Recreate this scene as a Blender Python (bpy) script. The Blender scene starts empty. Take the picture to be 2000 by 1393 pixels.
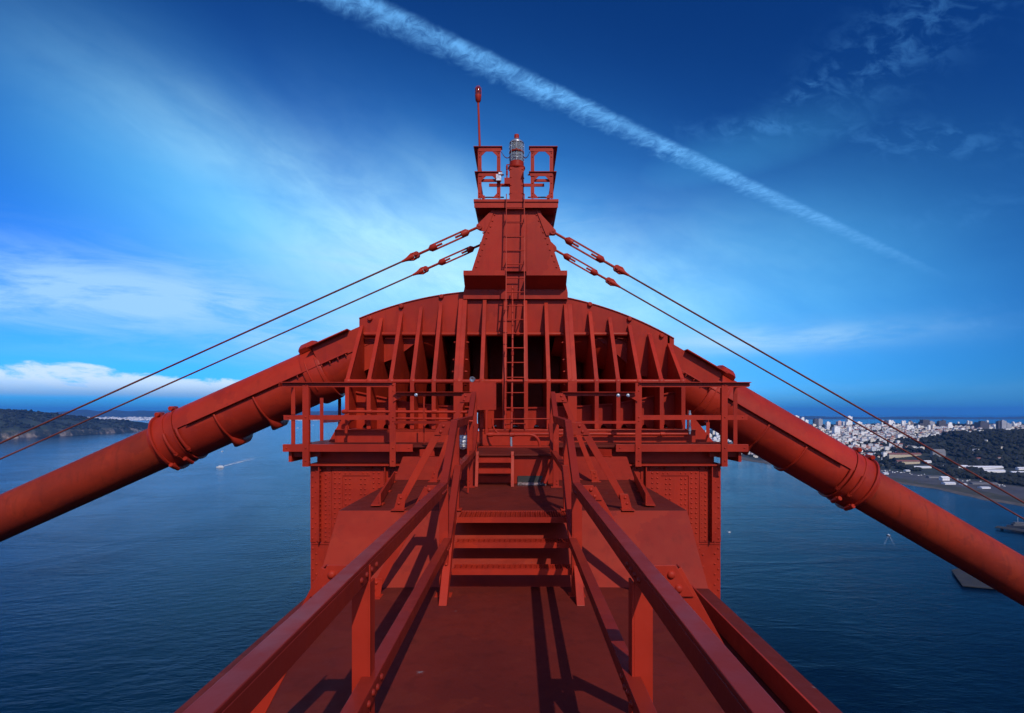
import bpy, math, random
from mathutils import Vector, noise
R = math.radians
random.seed(7)
SC = bpy.context.scene
COL = SC.collection

# ------------------------------------------------------------------ camera, sun, exposure
F = 1100.0                 # focal length in photo pixels (2000 px wide)
PX0, PY0 = 1012.0, 806.0   # principal point of the level view camera
cam_d = bpy.data.cameras.new("camera")
cam = bpy.data.objects.new("camera", cam_d)
COL.objects.link(cam)
cam.location = (0, 0, 0)
cam.rotation_euler = (R(90), 0, 0)
cam_d.sensor_width = 36.0
cam_d.lens = 36.0 * F / 2000.0
cam_d.shift_x = -(PX0 - 1000.0) / 2000.0
cam_d.shift_y = (PY0 - 696.5) / 2000.0
cam_d.clip_start = 0.05
cam_d.clip_end = 120000.0
SC.camera = cam

SUN = Vector((0.30, -0.88, 0.82)).normalized()
sun_d = bpy.data.lights.new("sun", 'SUN')
sun_d.energy = 3.2
sun_d.angle = R(0.5)
sun_d.color = (1.0, 0.90, 0.77)
sun = bpy.data.objects.new("sun", sun_d)
COL.objects.link(sun)
sun.rotation_euler = SUN.to_track_quat('Z', 'Y').to_euler()
sun.location = (0, 0, 60)

SC.view_settings.view_transform = 'Standard'
SC.view_settings.look = 'None'
SC.view_settings.exposure = 0.0
SC.view_settings.gamma = 1.0
SC.view_settings.use_curve_mapping = False
SC.cycles.use_denoising = True
SC.cycles.max_bounces = 6
SC.cycles.diffuse_bounces = 3
SC.cycles.glossy_bounces = 3
SC.cycles.transmission_bounces = 4
SC.cycles.transparent_max_bounces = 8
SC.cycles.volume_bounces = 0
SC.cycles.use_adaptive_sampling = True
SC.cycles.adaptive_threshold = 0.02

# ------------------------------------------------------------------ node helpers
class NT:
    def __init__(s, tree):
        s.t = tree; s.n = tree.nodes; s.l = tree.links
    def new(s, kind, **kw):
        n = s.n.new(kind)
        for k, v in kw.items(): setattr(n, k, v)
        return n
    def put(s, sock, v):
        if isinstance(v, bpy.types.NodeSocket): s.l.new(v, sock)
        elif v is not None: sock.default_value = v
    def m(s, op, a, b=None, c=None, clamp=False):
        n = s.new('ShaderNodeMath', operation=op); n.use_clamp = clamp
        s.put(n.inputs[0], a); s.put(n.inputs[1], b); s.put(n.inputs[2], c)
        return n.outputs[0]
    def vm(s, op, a, b=None, out=0):
        n = s.new('ShaderNodeVectorMath', operation=op)
        s.put(n.inputs[0], a); s.put(n.inputs[1], b)
        return n.outputs[out]
    def sm(s, v, lo, hi, a=0.0, b=1.0):
        n = s.new('ShaderNodeMapRange', interpolation_type='SMOOTHSTEP')
        s.put(n.inputs[0], v); n.inputs[1].default_value = lo; n.inputs[2].default_value = hi
        n.inputs[3].default_value = a; n.inputs[4].default_value = b
        return n.outputs[0]
    def noise(s, vec, scale, detail=4, rough=0.55, dist=0.0, out=0):
        n = s.new('ShaderNodeTexNoise')
        s.put(n.inputs['Vector'], vec); n.inputs['Scale'].default_value = scale
        n.inputs['Detail'].default_value = detail; n.inputs['Roughness'].default_value = rough
        n.inputs['Distortion'].default_value = dist
        return n.outputs[out]
    def mix(s, f, a, b, mode='MIX'):
        n = s.new('ShaderNodeMix', data_type='RGBA', blend_type=mode)
        s.put(n.inputs[0], f); s.put(n.inputs[6], a); s.put(n.inputs[7], b)
        return n.outputs[2]
    def comb(s, x, y, z):
        n = s.new('ShaderNodeCombineXYZ')
        for i, v in enumerate((x, y, z)): s.put(n.inputs[i], v)
        return n.outputs[0]
    def sep(s, v):
        n = s.new('ShaderNodeSeparateXYZ'); s.put(n.inputs[0], v)
        return n.outputs
    def bump(s, h, strength, dist):
        n = s.new('ShaderNodeBump'); n.inputs['Strength'].default_value = strength
        n.inputs['Distance'].default_value = dist; s.put(n.inputs['Height'], h)
        return n.outputs[0]

def rgb(*c): return (c[0], c[1], c[2], 1.0)

# ------------------------------------------------------------------ world: Nishita sky with clouds and a vapour trail
def build_world():
    w = bpy.data.worlds.new("World"); SC.world = w; w.use_nodes = True
    g = NT(w.node_tree); g.n.clear()
    out = g.new('ShaderNodeOutputWorld'); bg = g.new('ShaderNodeBackground')
    g.l.new(bg.outputs[0], out.inputs[0])
    sky = g.new('ShaderNodeTexSky', sky_type='NISHITA')
    sky.sun_disc = False
    sky.sun_elevation = math.asin(SUN.z)
    sky.sun_rotation = math.atan2(SUN.x, SUN.y)
    sky.altitude = 220; sky.air_density = 1.0; sky.dust_density = 0.3; sky.ozone_density = 3.0
    tc = g.new('ShaderNodeTexCoord'); D = g.vm('NORMALIZE', tc.outputs['Generated'])
    x, y, z = g.sep(D)
    zc = g.m('MAXIMUM', z, 0.02)
    ya = g.m('MAXIMUM', g.m('ABSOLUTE', y), 0.15)
    # blue slide-film sky: richer blue, polarised band 90 degrees from the sun
    cg = g.vm('DOT_PRODUCT', D, tuple(SUN), out=1)
    c2 = g.m('MULTIPLY', cg, cg)
    pol = g.m('DIVIDE', g.m('SUBTRACT', 1.0, c2), g.m('ADD', 1.0, c2))
    dim = g.sm(pol, 0.35, 1.0, 1.0, 0.33)
    base = g.mix(1.0, sky.outputs[0], rgb(0.10, 0.78, 2.15), 'MULTIPLY')
    base = g.vm('SCALE', base); base.node.inputs['Scale'].default_value = 1.0
    base = g.vm('MULTIPLY', base, g.comb(dim, dim, dim))
    # thin high cloud
    u = g.m('DIVIDE', x, zc); v = g.m('DIVIDE', y, zc)
    az = g.m('ARCTAN2', x, y); el = g.m('ARCSINE', z)
    def blob(a0, e0, sa, se, k=1.0, tilt=0.0):
        da = g.m('SUBTRACT', az, a0); de = g.m('SUBTRACT', g.m('SUBTRACT', el, e0), g.m('MULTIPLY', da, tilt))
        q = g.m('ADD', g.m('POWER', g.m('DIVIDE', da, sa), 2.0), g.m('POWER', g.m('DIVIDE', de, se), 2.0))
        return g.m('MULTIPLY', g.m('EXPONENT', g.m('MULTIPLY', q, -1.0)), k)
    def mx(*a):
        r = a[0]
        for b in a[1:]: r = g.m('MAXIMUM', r, b)
        return r
    el2 = g.m('ADD', el, g.m('MULTIPLY', az, 0.28))
    n1 = g.noise(g.comb(az, g.m('MULTIPLY', el2, 2.0), 0.0), 2.6, 9, 0.6, 0.5)
    n1b = g.noise(g.comb(g.m('MULTIPLY', az, 1.4), g.m('MULTIPLY', el2, 3.4), 5.0), 7.0, 9, 0.62, 0.7)
    angv = g.comb(g.m('MULTIPLY', az, 1.0), g.m('MULTIPLY', el, 4.6), 0.3)
    n2 = g.noise(angv, 5.0, 9, 0.62, 0.5)
    n4 = g.noise(g.comb(g.m('MULTIPLY', az, 1.6), g.m('MULTIPLY', el2, 2.6), 3.0), 17.0, 6, 0.62, 0.5)
    n3 = g.noise(g.comb(az, g.m('MULTIPLY', el, 2.2), 1.7), 9.0, 9, 0.60, 0.4)
    broad = mx(blob(-0.06, 0.17, 0.44, 0.215, 1.0, -0.10), blob(-0.42, 0.29, 0.30, 0.14, 0.85, -0.30), blob(0.30, 0.16, 0.36, 0.17, 0.85), blob(0.33, 0.39, 0.20, 0.05, 0.28, .1))
    broad = g.m('MULTIPLY', broad, g.sm(n1, 0.25, 0.70, 0.72, 1.0), clamp=True)
    nn = g.m('ADD', g.m('MULTIPLY', n1, .65), g.m('MULTIPLY', n1b, .35))
    veil = mx(blob(-0.15, 0.235, 0.26, 0.12, 1.15, -0.25), blob(-0.36, 0.36, 0.26, 0.07, 0.5, -0.25), blob(0.12, 0.19, 0.25, 0.11, 0.82), blob(-0.05, 0.33, 0.16, 0.06, 0.5, -.4))
    veil = g.m('MULTIPLY', veil, g.sm(nn, 0.32, 0.64, 0.42, 1.0), clamp=True)
    low = mx(blob(-0.62, 0.165, 0.30, 0.058, 1.25, 0.04), blob(-0.36, 0.125, 0.18, 0.05, 1.0), blob(0.38, 0.118, 0.19, 0.020, 1.1),
             blob(-0.02, 0.30, 0.20, 0.05, 0.45), blob(-0.24, 0.255, 0.18, 0.03, 0.8), blob(0.30, 0.03, 0.4, 0.02, 0.25),
             blob(-0.25, 0.05, 0.2, 0.05, 0.35))
    low = g.m('MULTIPLY', low, g.sm(n2, 0.32, 0.62, 0.22, 1.0), clamp=True)
    n5 = g.noise(g.comb(g.m('MULTIPLY', az, 1.1), g.m('MULTIPLY', el, 6.0), 9.0), 6.5, 9, 0.64, 0.5)
    sheet = mx(blob(-0.50, 0.165, 0.17, 0.052, 1.0, -0.04), blob(-0.30, 0.140, 0.10, 0.035, 0.9, -0.05), blob(0.34, 0.118, 0.12, 0.016, 0.7), blob(-0.40, 0.085, 0.28, 0.014, 0.35))
    low = g.m('MAXIMUM', low, g.m('MULTIPLY', sheet, g.sm(n5, 0.34, 0.60, 0.35, 1.0)))
    wisp = mx(g.m('MULTIPLY', blob(0.66, 0.125, 0.10, 0.020, 0.8), g.sm(n2, .4, .6)), blob(0.62, 0.375, 0.11, 0.022, 0.55, -0.3), blob(0.40, 0.435, 0.10, 0.014, 0.7, -0.1), blob(0.475, 0.475, 0.03, 0.012, 0.9, 0.4),
              blob(0.60, 0.50, 0.13, 0.05, 0.55, 0.3), blob(0.66, 0.27, 0.10, 0.02, 0.3, .1))
    wisp = g.m('MULTIPLY', wisp, g.sm(n4, 0.42, 0.68), clamp=True)
    # cumulus bank above the far hills, flat base
    top = g.m('ADD', 0.057, g.m('MULTIPLY', g.m('SUBTRACT', n3, 0.5), 0.085))
    bank = g.m('MULTIPLY', g.m('MULTIPLY', g.sm(g.m('SUBTRACT', top, el), -0.003, 0.008), g.sm(el, 0.019, 0.027)), g.sm(az, -0.47, -0.36, 1.0, 0.0))
    bank = g.m('MULTIPLY', bank, g.sm(n2, 0.25, 0.5, 0.75, 1.0))
    # vapour trail: a straight band on the same flat layer
    p0 = (-0.455, 1.342); p1 = (2.41, 3.60)
    L = math.hypot(p1[0] - p0[0], p1[1] - p0[1]); tx, ty = (p1[0] - p0[0]) / L, (p1[1] - p0[1]) / L
    du = g.m('SUBTRACT', u, p0[0]); dv = g.m('SUBTRACT', v, p0[1])
    al = g.m('ADD', g.m('MULTIPLY', du, tx), g.m('MULTIPLY', dv, ty))
    ac = g.m('SUBTRACT', g.m('MULTIPLY', dv, tx), g.m('MULTIPLY', du, ty))   # + = far side
    pv = g.comb(g.m('MULTIPLY', al, 1.0), g.m('MULTIPLY', ac, 0.75), 0.0)
    nc = g.noise(pv, 15.0, 8, 0.62, 1.1); nf = g.noise(g.vm('ADD', pv, (3.1, 1.7, 0.0)), 23.0, 8, 0.68, 0.9); nl = g.noise(pv, 2.2, 3, 0.5)
    wob = g.m('MULTIPLY', g.m('SUBTRACT', nc, 0.5), 0.11)
    a2 = g.m('ADD', g.m('SUBTRACT', ac, 0.012), wob)
    edge_hi = g.m('MULTIPLY', g.sm(a2, -0.035, 0.055, 1.0, 0.0), g.sm(g.m('ADD', ac, g.m('MULTIPLY', wob, .25)), -0.072, -0.030))
    body = g.m('MULTIPLY', edge_hi, g.m('MULTIPLY', g.sm(nf, 0.30, 0.68, 0.30, 1.0), g.sm(nl, 0.30, 0.65, 0.65, 1.0)))
    fade = g.m('MULTIPLY', g.sm(al, -0.9, -0.4), g.sm(al, 1.6, 5.0, 1.0, 0.0))
    fade = g.m('MULTIPLY', fade, g.sm(z, 0.05, 0.12))
    trail = g.m('MULTIPLY', g.m('MULTIPLY', body, fade), 0.92)
    pc = g.vm('MULTIPLY', g.mix(1.0, (1, 1, 1, 1), rgb(1.7, 5.4, 11.0), 'MULTIPLY'), g.comb(1, 1, 1))
    base = g.mix(g.m('MULTIPLY', broad, 0.90), base, rgb(1.25, 6.6, 11.8))
    base = g.mix(g.m('MULTIPLY', veil, 0.80), base, rgb(6.6, 11.4, 13.0))
    base = g.mix(g.m('MULTIPLY', wisp, 0.5), base, rgb(0.9, 3.6, 8.5))
    base = g.mix(g.m('MULTIPLY', low, 0.74), base, rgb(4.9, 8.2, 11.0))
    base = g.mix(trail, base, pc)
    # deeper blue air low over the horizon
    hz = g.sm(el, 0.0, 0.045, 0.80, 0.0)
    base = g.mix(hz, base, rgb(0.55, 2.9, 6.2))
    base = g.mix(g.m('MULTIPLY', bank, 0.9), base, g.mix(g.sm(el, 0.02, 0.050), rgb(2.4, 4.8, 8.4), rgb(8.0, 10.0, 12.0)))
    # unseen broken white cloud, added behind the viewer as fill light
    back = g.m('MULTIPLY', g.sm(y, 0.05, -0.45), g.sm(g.noise(D, 2.6, 7, 0.6, 0.4), 0.36, 0.62))
    base = g.mix(g.m('MULTIPLY', back, 0.75), base, rgb(8.0, 7.6, 7.4))
    # below the horizon: dull sea colour, for bounce only
    base = g.mix(g.sm(z, -0.02, 0.0), rgb(0.06, 0.5, 1.1), base)
    g.l.new(base, bg.inputs[0]); bg.inputs[1].default_value = 0.095
build_world()

# ------------------------------------------------------------------ materials
MATS = {}
def mat(name):
    m = bpy.data.materials.new(name); m.use_nodes = True
    g = NT(m.node_tree); b = g.n['Principled BSDF']; MATS[name] = m
    return m, g, b

def steel_paint(name, base, dark, rough=0.42, wear=0.5, scratch=False, speck=False):
    m, g, b = mat(name)
    tc = g.new('ShaderNodeTexCoord'); o = tc.outputs['Object']
    big = g.noise(o, 0.9, 6, 0.6); mid = g.noise(o, 6.0, 5, 0.6); fine = g.noise(o, 55.0, 3, 0.6)
    st = g.noise(g.vm('MULTIPLY', o, (9.0, 9.0, 0.7)), 1.0, 5, 0.6)
    c = g.mix(g.sm(big, 0.33, 0.66), base, dark)
    # touch-up patches of fresher and duller paint
    vo = g.new('ShaderNodeTexVoronoi'); vo.inputs['Scale'].default_value = 1.7
    g.l.new(g.vm('ADD', o, g.vm('MULTIPLY', g.noise(o, 3.0, 4, 0.6, 0, 1), (0.5, 0.5, 0.5))), vo.inputs['Vector'])
    pr, pg, pb = g.sep(vo.outputs['Color'])
    c = g.mix(g.m('MULTIPLY', g.m('GREATER_THAN', pr, 0.72), 0.22), c, rgb(base[0]*1.18, base[1]*1.55, base[2]*1.3))
    c = g.mix(g.m('MULTIPLY', g.m('LESS_THAN', pr, 0.22), 0.26), c, rgb(dark[0]*.80, dark[1]*.95, dark[2]*1.3))
    c = g.mix(g.m('MULTIPLY', g.sm(st, 0.50, 0.74), 0.55 * wear), c, rgb(dark[0] * .50, dark[1] * .65, dark[2] * .8))
    c = g.mix(g.m('MULTIPLY', g.sm(mid, 0.56, 0.72), 0.40 * wear), c, rgb(base[0] * 1.15, base[1] * 1.35, base[2] * 1.2))
    chip = g.m('MULTIPLY', g.sm(g.noise(o, 9.0, 8, 0.72), 0.685, 0.72), wear * 0.9)
    c = g.mix(chip, c, rgb(0.055, 0.022, 0.014))
    if speck:
        sp = g.m('MULTIPLY', g.sm(g.noise(g.vm('MULTIPLY', o, (3.0, 3.0, 9.0)), 3.0, 9, 0.75, 1.2), 0.70, 0.73), 0.5)
        c = g.mix(sp, c, rgb(0.30, 0.20, 0.17))
    if scratch:
        sc = g.m('MULTIPLY', g.sm(g.noise(g.vm('MULTIPLY', o, (4.0, 14.0, 4.0)), 1.6, 9, 0.75, 1.5), 0.66, 0.70), 0.55)
        c = g.mix(sc, c, rgb(0.16, 0.085, 0.085))
        sc2 = g.m('MULTIPLY', g.sm(g.noise(g.vm('ADD', o, (7.3, 2.1, 0)), 3.2, 9, 0.7, 0.4), 0.68, 0.72), 0.6)
        c = g.mix(sc2, c, rgb(0.20, 0.19, 0.20))
    g.l.new(c, b.inputs['Base Color'])
    g.put(b.inputs['Roughness'], g.sm(mid, 0.3, 0.7, rough - 0.06, rough + 0.12))
    b.inputs['Specular IOR Level'].default_value = 0.10 if scratch else 0.16
    h = g.m('ADD', g.m('MULTIPLY', mid, 0.5), g.m('MULTIPLY', fine, 0.45 if scratch else 0.14))
    g.l.new(g.bump(h, 0.35, 0.006), b.inputs['Normal'])
    return m
PAINT = steel_paint('orange_red_steel_paint', rgb(0.365, 0.0245, 0.0105), rgb(0.275, 0.019, 0.009))
DECK = steel_paint('worn_walkway_paint', rgb(0.130, 0.0165, 0.011), rgb(0.098, 0.0135, 0.0095), 0.5, 0.7, True)  # scuffed maroon deck colour, its darkness partly imitating lens vignetting
RAILP = steel_paint('handrail_paint', rgb(0.225, 0.018, 0.010), rgb(0.175, 0.0155, 0.009), 0.36, 0.4)  # base colour lowered to imitate lens vignetting on the near rails
RAMPP = steel_paint('vignette_darkened_ramp_paint', rgb(0.27, 0.022, 0.010), rgb(0.215, 0.018, 0.009), 0.46, 0.6)  # ramp copy of the steel paint, lens vignetting darkened into its colour
CABLEP = steel_paint('cable_wrap_paint', rgb(0.27, 0.024, 0.009), rgb(0.19, 0.019, 0.009), 0.55, 0.9, False, True)
ROPEP = steel_paint('wire_rope_paint', rgb(0.15, 0.035, 0.03), rgb(0.11, 0.03, 0.026), 0.5, 0.3)

def simple(name, col, rough=0.5, metal=0.0, var=0.25, scale=3.0, bump=0.0):
    m, g, b = mat(name)
    tc = g.new('ShaderNodeTexCoord')
    n = g.noise(tc.outputs['Object'], scale, 5, 0.6)
    lo = rgb(*[c * (1 - var) for c in col]); hi = rgb(*[min(1, c * (1 + var)) for c in col])
    g.l.new(g.mix(g.sm(n, 0.3, 0.7), lo, hi), b.inputs['Base Color'])
    b.inputs['Roughness'].default_value = rough; b.inputs['Metallic'].default_value = metal
    if bump: g.l.new(g.bump(n, 0.5, bump), b.inputs['Normal'])
    return m
GALV = simple('galvanised_metal', (0.42, 0.45, 0.48), 0.35, 0.8, 0.35, 20)
BRASS = simple('worn_bare_steel', (0.16, 0.15, 0.15), 0.45, 0.6, 0.4, 14)
BLACK = simple('opening_shade_black', (0.02, 0.018, 0.018), 0.6)
LENSR = simple('dark_red_lens', (0.16, 0.012, 0.012), 0.10, 0.0, 0.2, 6)
def glass_mat(name, col, rough, trans):
    m, g, b = mat(name)
    b.inputs['Base Color'].default_value = rgb(*col); b.inputs['Roughness'].default_value = rough
    b.inputs['Transmission Weight'].default_value = trans; b.inputs['IOR'].default_value = 1.45
    tc = g.new('ShaderNodeTexCoord')
    w = g.new('ShaderNodeTexWave', wave_type='BANDS', bands_direction='Z'); w.inputs['Scale'].default_value = 18
    g.l.new(tc.outputs['Object'], w.inputs['Vector'])
    g.l.new(g.bump(w.outputs[1], 0.8, 0.01), b.inputs['Normal'])
    return m
GLASS = glass_mat('fresnel_lens_glass', (0.82, 0.88, 0.92), 0.05, 0.80)
JAR = glass_mat('lamp_jar_glass', (0.92, 0.92, 0.95), 0.2, 0.0)
WHITE = simple('white_boat_paint', (0.82, 0.82, 0.80), 0.5, 0, 0.08)

# ------------------------------------------------------------------ mesh builder
def smooth_runs(prof, lim=38):
    """split a profile into runs that are smooth, so that its corners stay crisp"""
    runs = [[prof[0], prof[1]]]
    for i in range(1, len(prof)-1):
        a = Vector((prof[i][0]-prof[i-1][0], prof[i][1]-prof[i-1][1])); b = Vector((prof[i+1][0]-prof[i][0], prof[i+1][1]-prof[i][1]))
        sharp = a.length > 1e-9 and b.length > 1e-9 and a.angle(b) > R(lim)
        if sharp: runs.append([prof[i], prof[i+1]])
        else: runs[-1].append(prof[i+1])
    return runs
class MB:
    def __init__(s): s.v = []; s.f = []; s.sm = []; s.mi = []; s.cur = 0
    def _add(s, vs, fs, smooth=False):
        o = len(s.v); s.v.extend([tuple(p) for p in vs])
        for f in fs:
            s.f.append(tuple(i + o for i in f)); s.sm.append(smooth); s.mi.append(s.cur)
    def box(s, x0, x1, y0, y1, z0, z1):
        if x0 > x1: x0, x1 = x1, x0
        if y0 > y1: y0, y1 = y1, y0
        if z0 > z1: z0, z1 = z1, z0
        vs = [(x0,y0,z0),(x1,y0,z0),(x1,y1,z0),(x0,y1,z0),(x0,y0,z1),(x1,y0,z1),(x1,y1,z1),(x0,y1,z1)]
        s._add(vs, [(0,3,2,1),(4,5,6,7),(0,1,5,4),(1,2,6,5),(2,3,7,6),(3,0,4,7)])
        return s
    def bar(s, a, b, w, h, up=(0, 0, 1)):
        a = Vector(a); b = Vector(b); d = (b - a).normalized(); up = Vector(up)
        side = d.cross(up).normalized(); u = side.cross(d).normalized()
        vs = []
        for p in (a, b):
            for q, r in ((-1,-1),(1,-1),(1,1),(-1,1)): vs.append(p + side*(w/2*q) + u*(h/2*r))
        s._add(vs, [(3,2,1,0),(4,5,6,7),(0,1,5,4),(1,2,6,5),(2,3,7,6),(3,0,4,7)])
        return s
    def prism(s, poly, ext):
        """poly: planar points; ext: extrusion vector"""
        ext = Vector(ext); n = len(poly); P = [Vector(p) for p in poly]
        nn = Vector((0,0,0))
        for i in range(n): nn += P[i].cross(P[(i+1) % n])
        if nn.dot(ext) > 0: P = P[::-1]
        vs = P + [p + ext for p in P]
        fs = [tuple(range(n)), tuple(range(2*n-1, n-1, -1))]
        for i in range(n):
            j = (i+1) % n; fs.append((j, i, n+i, n+j))
        s._add(vs, fs); return s
    def tube(s, pts, r, n=10, caps=True, closed=False):
        P = [Vector(p) for p in pts]; rings = []
        prev = None; m = len(P)
        for i, p in enumerate(P):
            if closed: d = P[(i+1) % m] - P[i-1]
            else: d = P[min(i+1, m-1)] - P[max(i-1, 0)]
            d.normalize()
            if prev is None:
                ref = Vector((0,0,1)) if abs(d.z) < 0.9 else Vector((1,0,0))
                u = d.cross(ref).normalized()
            else: u = (prev - d*prev.dot(d)).normalized()
            prev = u; w = d.cross(u)
            rr = r[i] if isinstance(r, (list, tuple)) else r
            rings.append([p + (u*math.cos(2*math.pi*k/n) + w*math.sin(2*math.pi*k/n))*rr for k in range(n)])
        vs = [q for ring in rings for q in ring]; fs = []
        for i in range(m if closed else m-1):
            a = i*n; b = ((i+1) % m)*n
            for k in range(n):
                k2 = (k+1) % n; fs.append((a+k, a+k2, b+k2, b+k))
        s._add(vs, fs, True)
        if caps and not closed:
            s._add(rings[0], [tuple(range(n-1, -1, -1))]); s._add(rings[-1], [tuple(range(n))])
        return s
    def lathe(s, c, axis, prof, n=16):
        """prof: list of (distance along axis, radius)"""
        a = Vector(axis).normalized(); c = Vector(c)
        return s.tube([c + a*t for t, _ in prof], [max(r, 0.0005) for _, r in prof], n) if False else s._lathe(c, a, prof, n)
    def _lathe(s, c, a, prof, n):
        ref = Vector((0,0,1)) if abs(a.z) < 0.9 else Vector((1,0,0))
        u = a.cross(ref).normalized(); w = a.cross(u)
        def ring(t, r): return [c + a*t + (u*math.cos(2*math.pi*k/n) + w*math.sin(2*math.pi*k/n))*max(r, 0.0004) for k in range(n)]
        for run in smooth_runs(prof):
            vs = []; fs = []
            for t, r in run: vs += ring(t, r)
            for i in range(len(run)-1):
                for k in range(n):
                    k2 = (k+1) % n; fs.append((i*n+k, i*n+k2, (i+1)*n+k2, (i+1)*n+k))
            s._add(vs, fs, True)
        s._add(ring(*prof[0]), [tuple(range(n-1, -1, -1))]); s._add(ring(*prof[-1]), [tuple(range(n))])
        return s
    def rivet(s, c, nrm, r, n=7):
        c = Vector(c); a = Vector(nrm).normalized()
        ref = Vector((0,0,1)) if abs(a.z) < 0.9 else Vector((1,0,0))
        u = a.cross(ref).normalized(); w = a.cross(u); vs = []; fs = []
        for t, q in ((-0.1, 1.0), (0.38, 0.86), (0.66, 0.5)):
            for k in range(n): vs.append(c + a*(t*r) + (u*math.cos(2*math.pi*k/n) + w*math.sin(2*math.pi*k/n))*(q*r))
        for i in range(2):
            for k in range(n):
                k2 = (k+1) % n; fs.append((i*n+k, i*n+k2, (i+1)*n+k2, (i+1)*n+k))
        fs.append(tuple(range(2*n, 3*n)))
        s._add(vs, fs, True); return s
    def rivets(s, a, b, n, nrm, r, jit=0.0):
        a = Vector(a); b = Vector(b)
        for i in range(n):
            s.rivet(a.lerp(b, i/max(1, n-1)), nrm, r)
        return s
    def build(s, name, material, parent=None, bevel=0.0, kind=None):
        off = Vector((0,0,0)); q = parent
        while q is not None: off += q.location; q = q.parent
        me = bpy.data.meshes.new(name)
        me.from_pydata([(p[0]-off.x, p[1]-off.y, p[2]-off.z) for p in s.v], [], s.f)
        me.polygons.foreach_set('use_smooth', s.sm)
        me.polygons.foreach_set('material_index', s.mi)
        for mm in (material if isinstance(material, (list, tuple)) else [material]): me.materials.append(mm)
        me.update()
        o = bpy.data.objects.new(name, me); COL.objects.link(o); o.parent = parent
        if bevel:
            bv = o.modifiers.new('bevel', 'BEVEL'); bv.width = bevel; bv.segments = 2
            bv.limit_method = 'ANGLE'; bv.angle_limit = R(55); bv.harden_normals = False
        if kind: o['kind'] = kind
        return o

def thing(name, label, cat, loc=(0,0,0), group=None):
    o = bpy.data.objects.new(name, None); COL.objects.link(o); o.location = loc
    o.empty_display_size = 0.3
    o['label'] = label; o['category'] = cat
    if group: o['group'] = group
    return o
def tag(o, label, cat, group=None):
    o['label'] = label; o['category'] = cat
    if group: o['group'] = group
    return o

def XX(px, Y): return (px - PX0) / F * Y
def ZZ(py, Y): return (PY0 - py) / F * Y
def P(px, py, Y): return Vector((XX(px, Y), Y, ZZ(py, Y)))

FRONT = (0, -1, 0)
SEA = -228.0
XC = -0.055          # centre line of the tower
ZD = -1.66           # walkway deck
ZL = -1.04           # landing
ZP = -0.53           # gallery floor

# ================================================================== TOWER
tower = thing('bridge_tower', 'huge riveted red steel bridge tower top carrying the walkway, ramps and leg wall', 'tower', (XC, 7, ZD))
HW = 1.85
m = MB()
# walkway strut: slightly cambered top plate and deep box below
nseg = 12
top = [Vector((XC - HW + 2*HW*i/nseg, -3.0, ZD + 0.012*(1 - (2*i/nseg - 1)**2))) for i in range(nseg+1)]
vs = [p.copy() for p in top] + [p + Vector((0, 8.55, 0)) for p in top]
m._add(vs, [(i, i+1, nseg+2+i, nseg+1+i) for i in range(nseg)])
m.box(XC-HW, XC+HW, -3.0, 9.5, -7.0, ZD-0.02)
m.build('walkway_deck', DECK, tower)
for sx in (-1, 1):
    k = MB(); x0 = XC + sx*1.56
    k.prism([(x0, 4.72, ZD+0.01), (x0, 4.95, ZD+0.155), (x0, -3, ZD+0.155), (x0, -3, ZD+0.01)], (0.014*sx, 0, 0))
    k.box(x0 + sx*0.0142, x0 + sx*0.12, -3, 4.7, ZD+0.004, ZD+0.022)
    k.rivets((x0 + sx*0.07, 0.9, ZD+0.022), (x0 + sx*0.07, 4.5, ZD+0.022), 12, (0, 0, 1), 0.014)
    k.build('kerb', PAINT, tower, 0.003)
# lower ramp (sloped apron) and the flat landing
m = MB()
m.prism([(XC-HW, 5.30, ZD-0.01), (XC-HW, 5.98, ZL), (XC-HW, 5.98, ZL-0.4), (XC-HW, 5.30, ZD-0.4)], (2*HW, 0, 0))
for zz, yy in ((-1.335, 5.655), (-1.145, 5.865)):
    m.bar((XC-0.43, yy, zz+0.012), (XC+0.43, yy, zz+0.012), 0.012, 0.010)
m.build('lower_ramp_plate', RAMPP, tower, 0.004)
m = MB(); m.box(XC-HW, XC+HW, 5.984, 9.0, ZL-0.3, ZL)
m.build('landing_plate', DECK, tower, 0.004)
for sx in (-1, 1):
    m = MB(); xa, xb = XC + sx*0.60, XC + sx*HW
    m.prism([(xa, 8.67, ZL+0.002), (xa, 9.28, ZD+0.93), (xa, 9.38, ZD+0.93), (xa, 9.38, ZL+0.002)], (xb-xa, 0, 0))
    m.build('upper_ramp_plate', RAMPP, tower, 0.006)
# centre step with sill
m = MB(); m.box(XC-0.596, XC+0.596, 8.20, 10.28, ZL+0.002, ZP-0.10)
m.build('centre_step', PAINT, tower, 0.006)
m = MB(); m.box(XC-0.62, XC+0.62, 8.14, 10.28, ZP-0.098, ZP-0.072)
m.build('step_top_plate', DECK, tower, 0.004)
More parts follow.
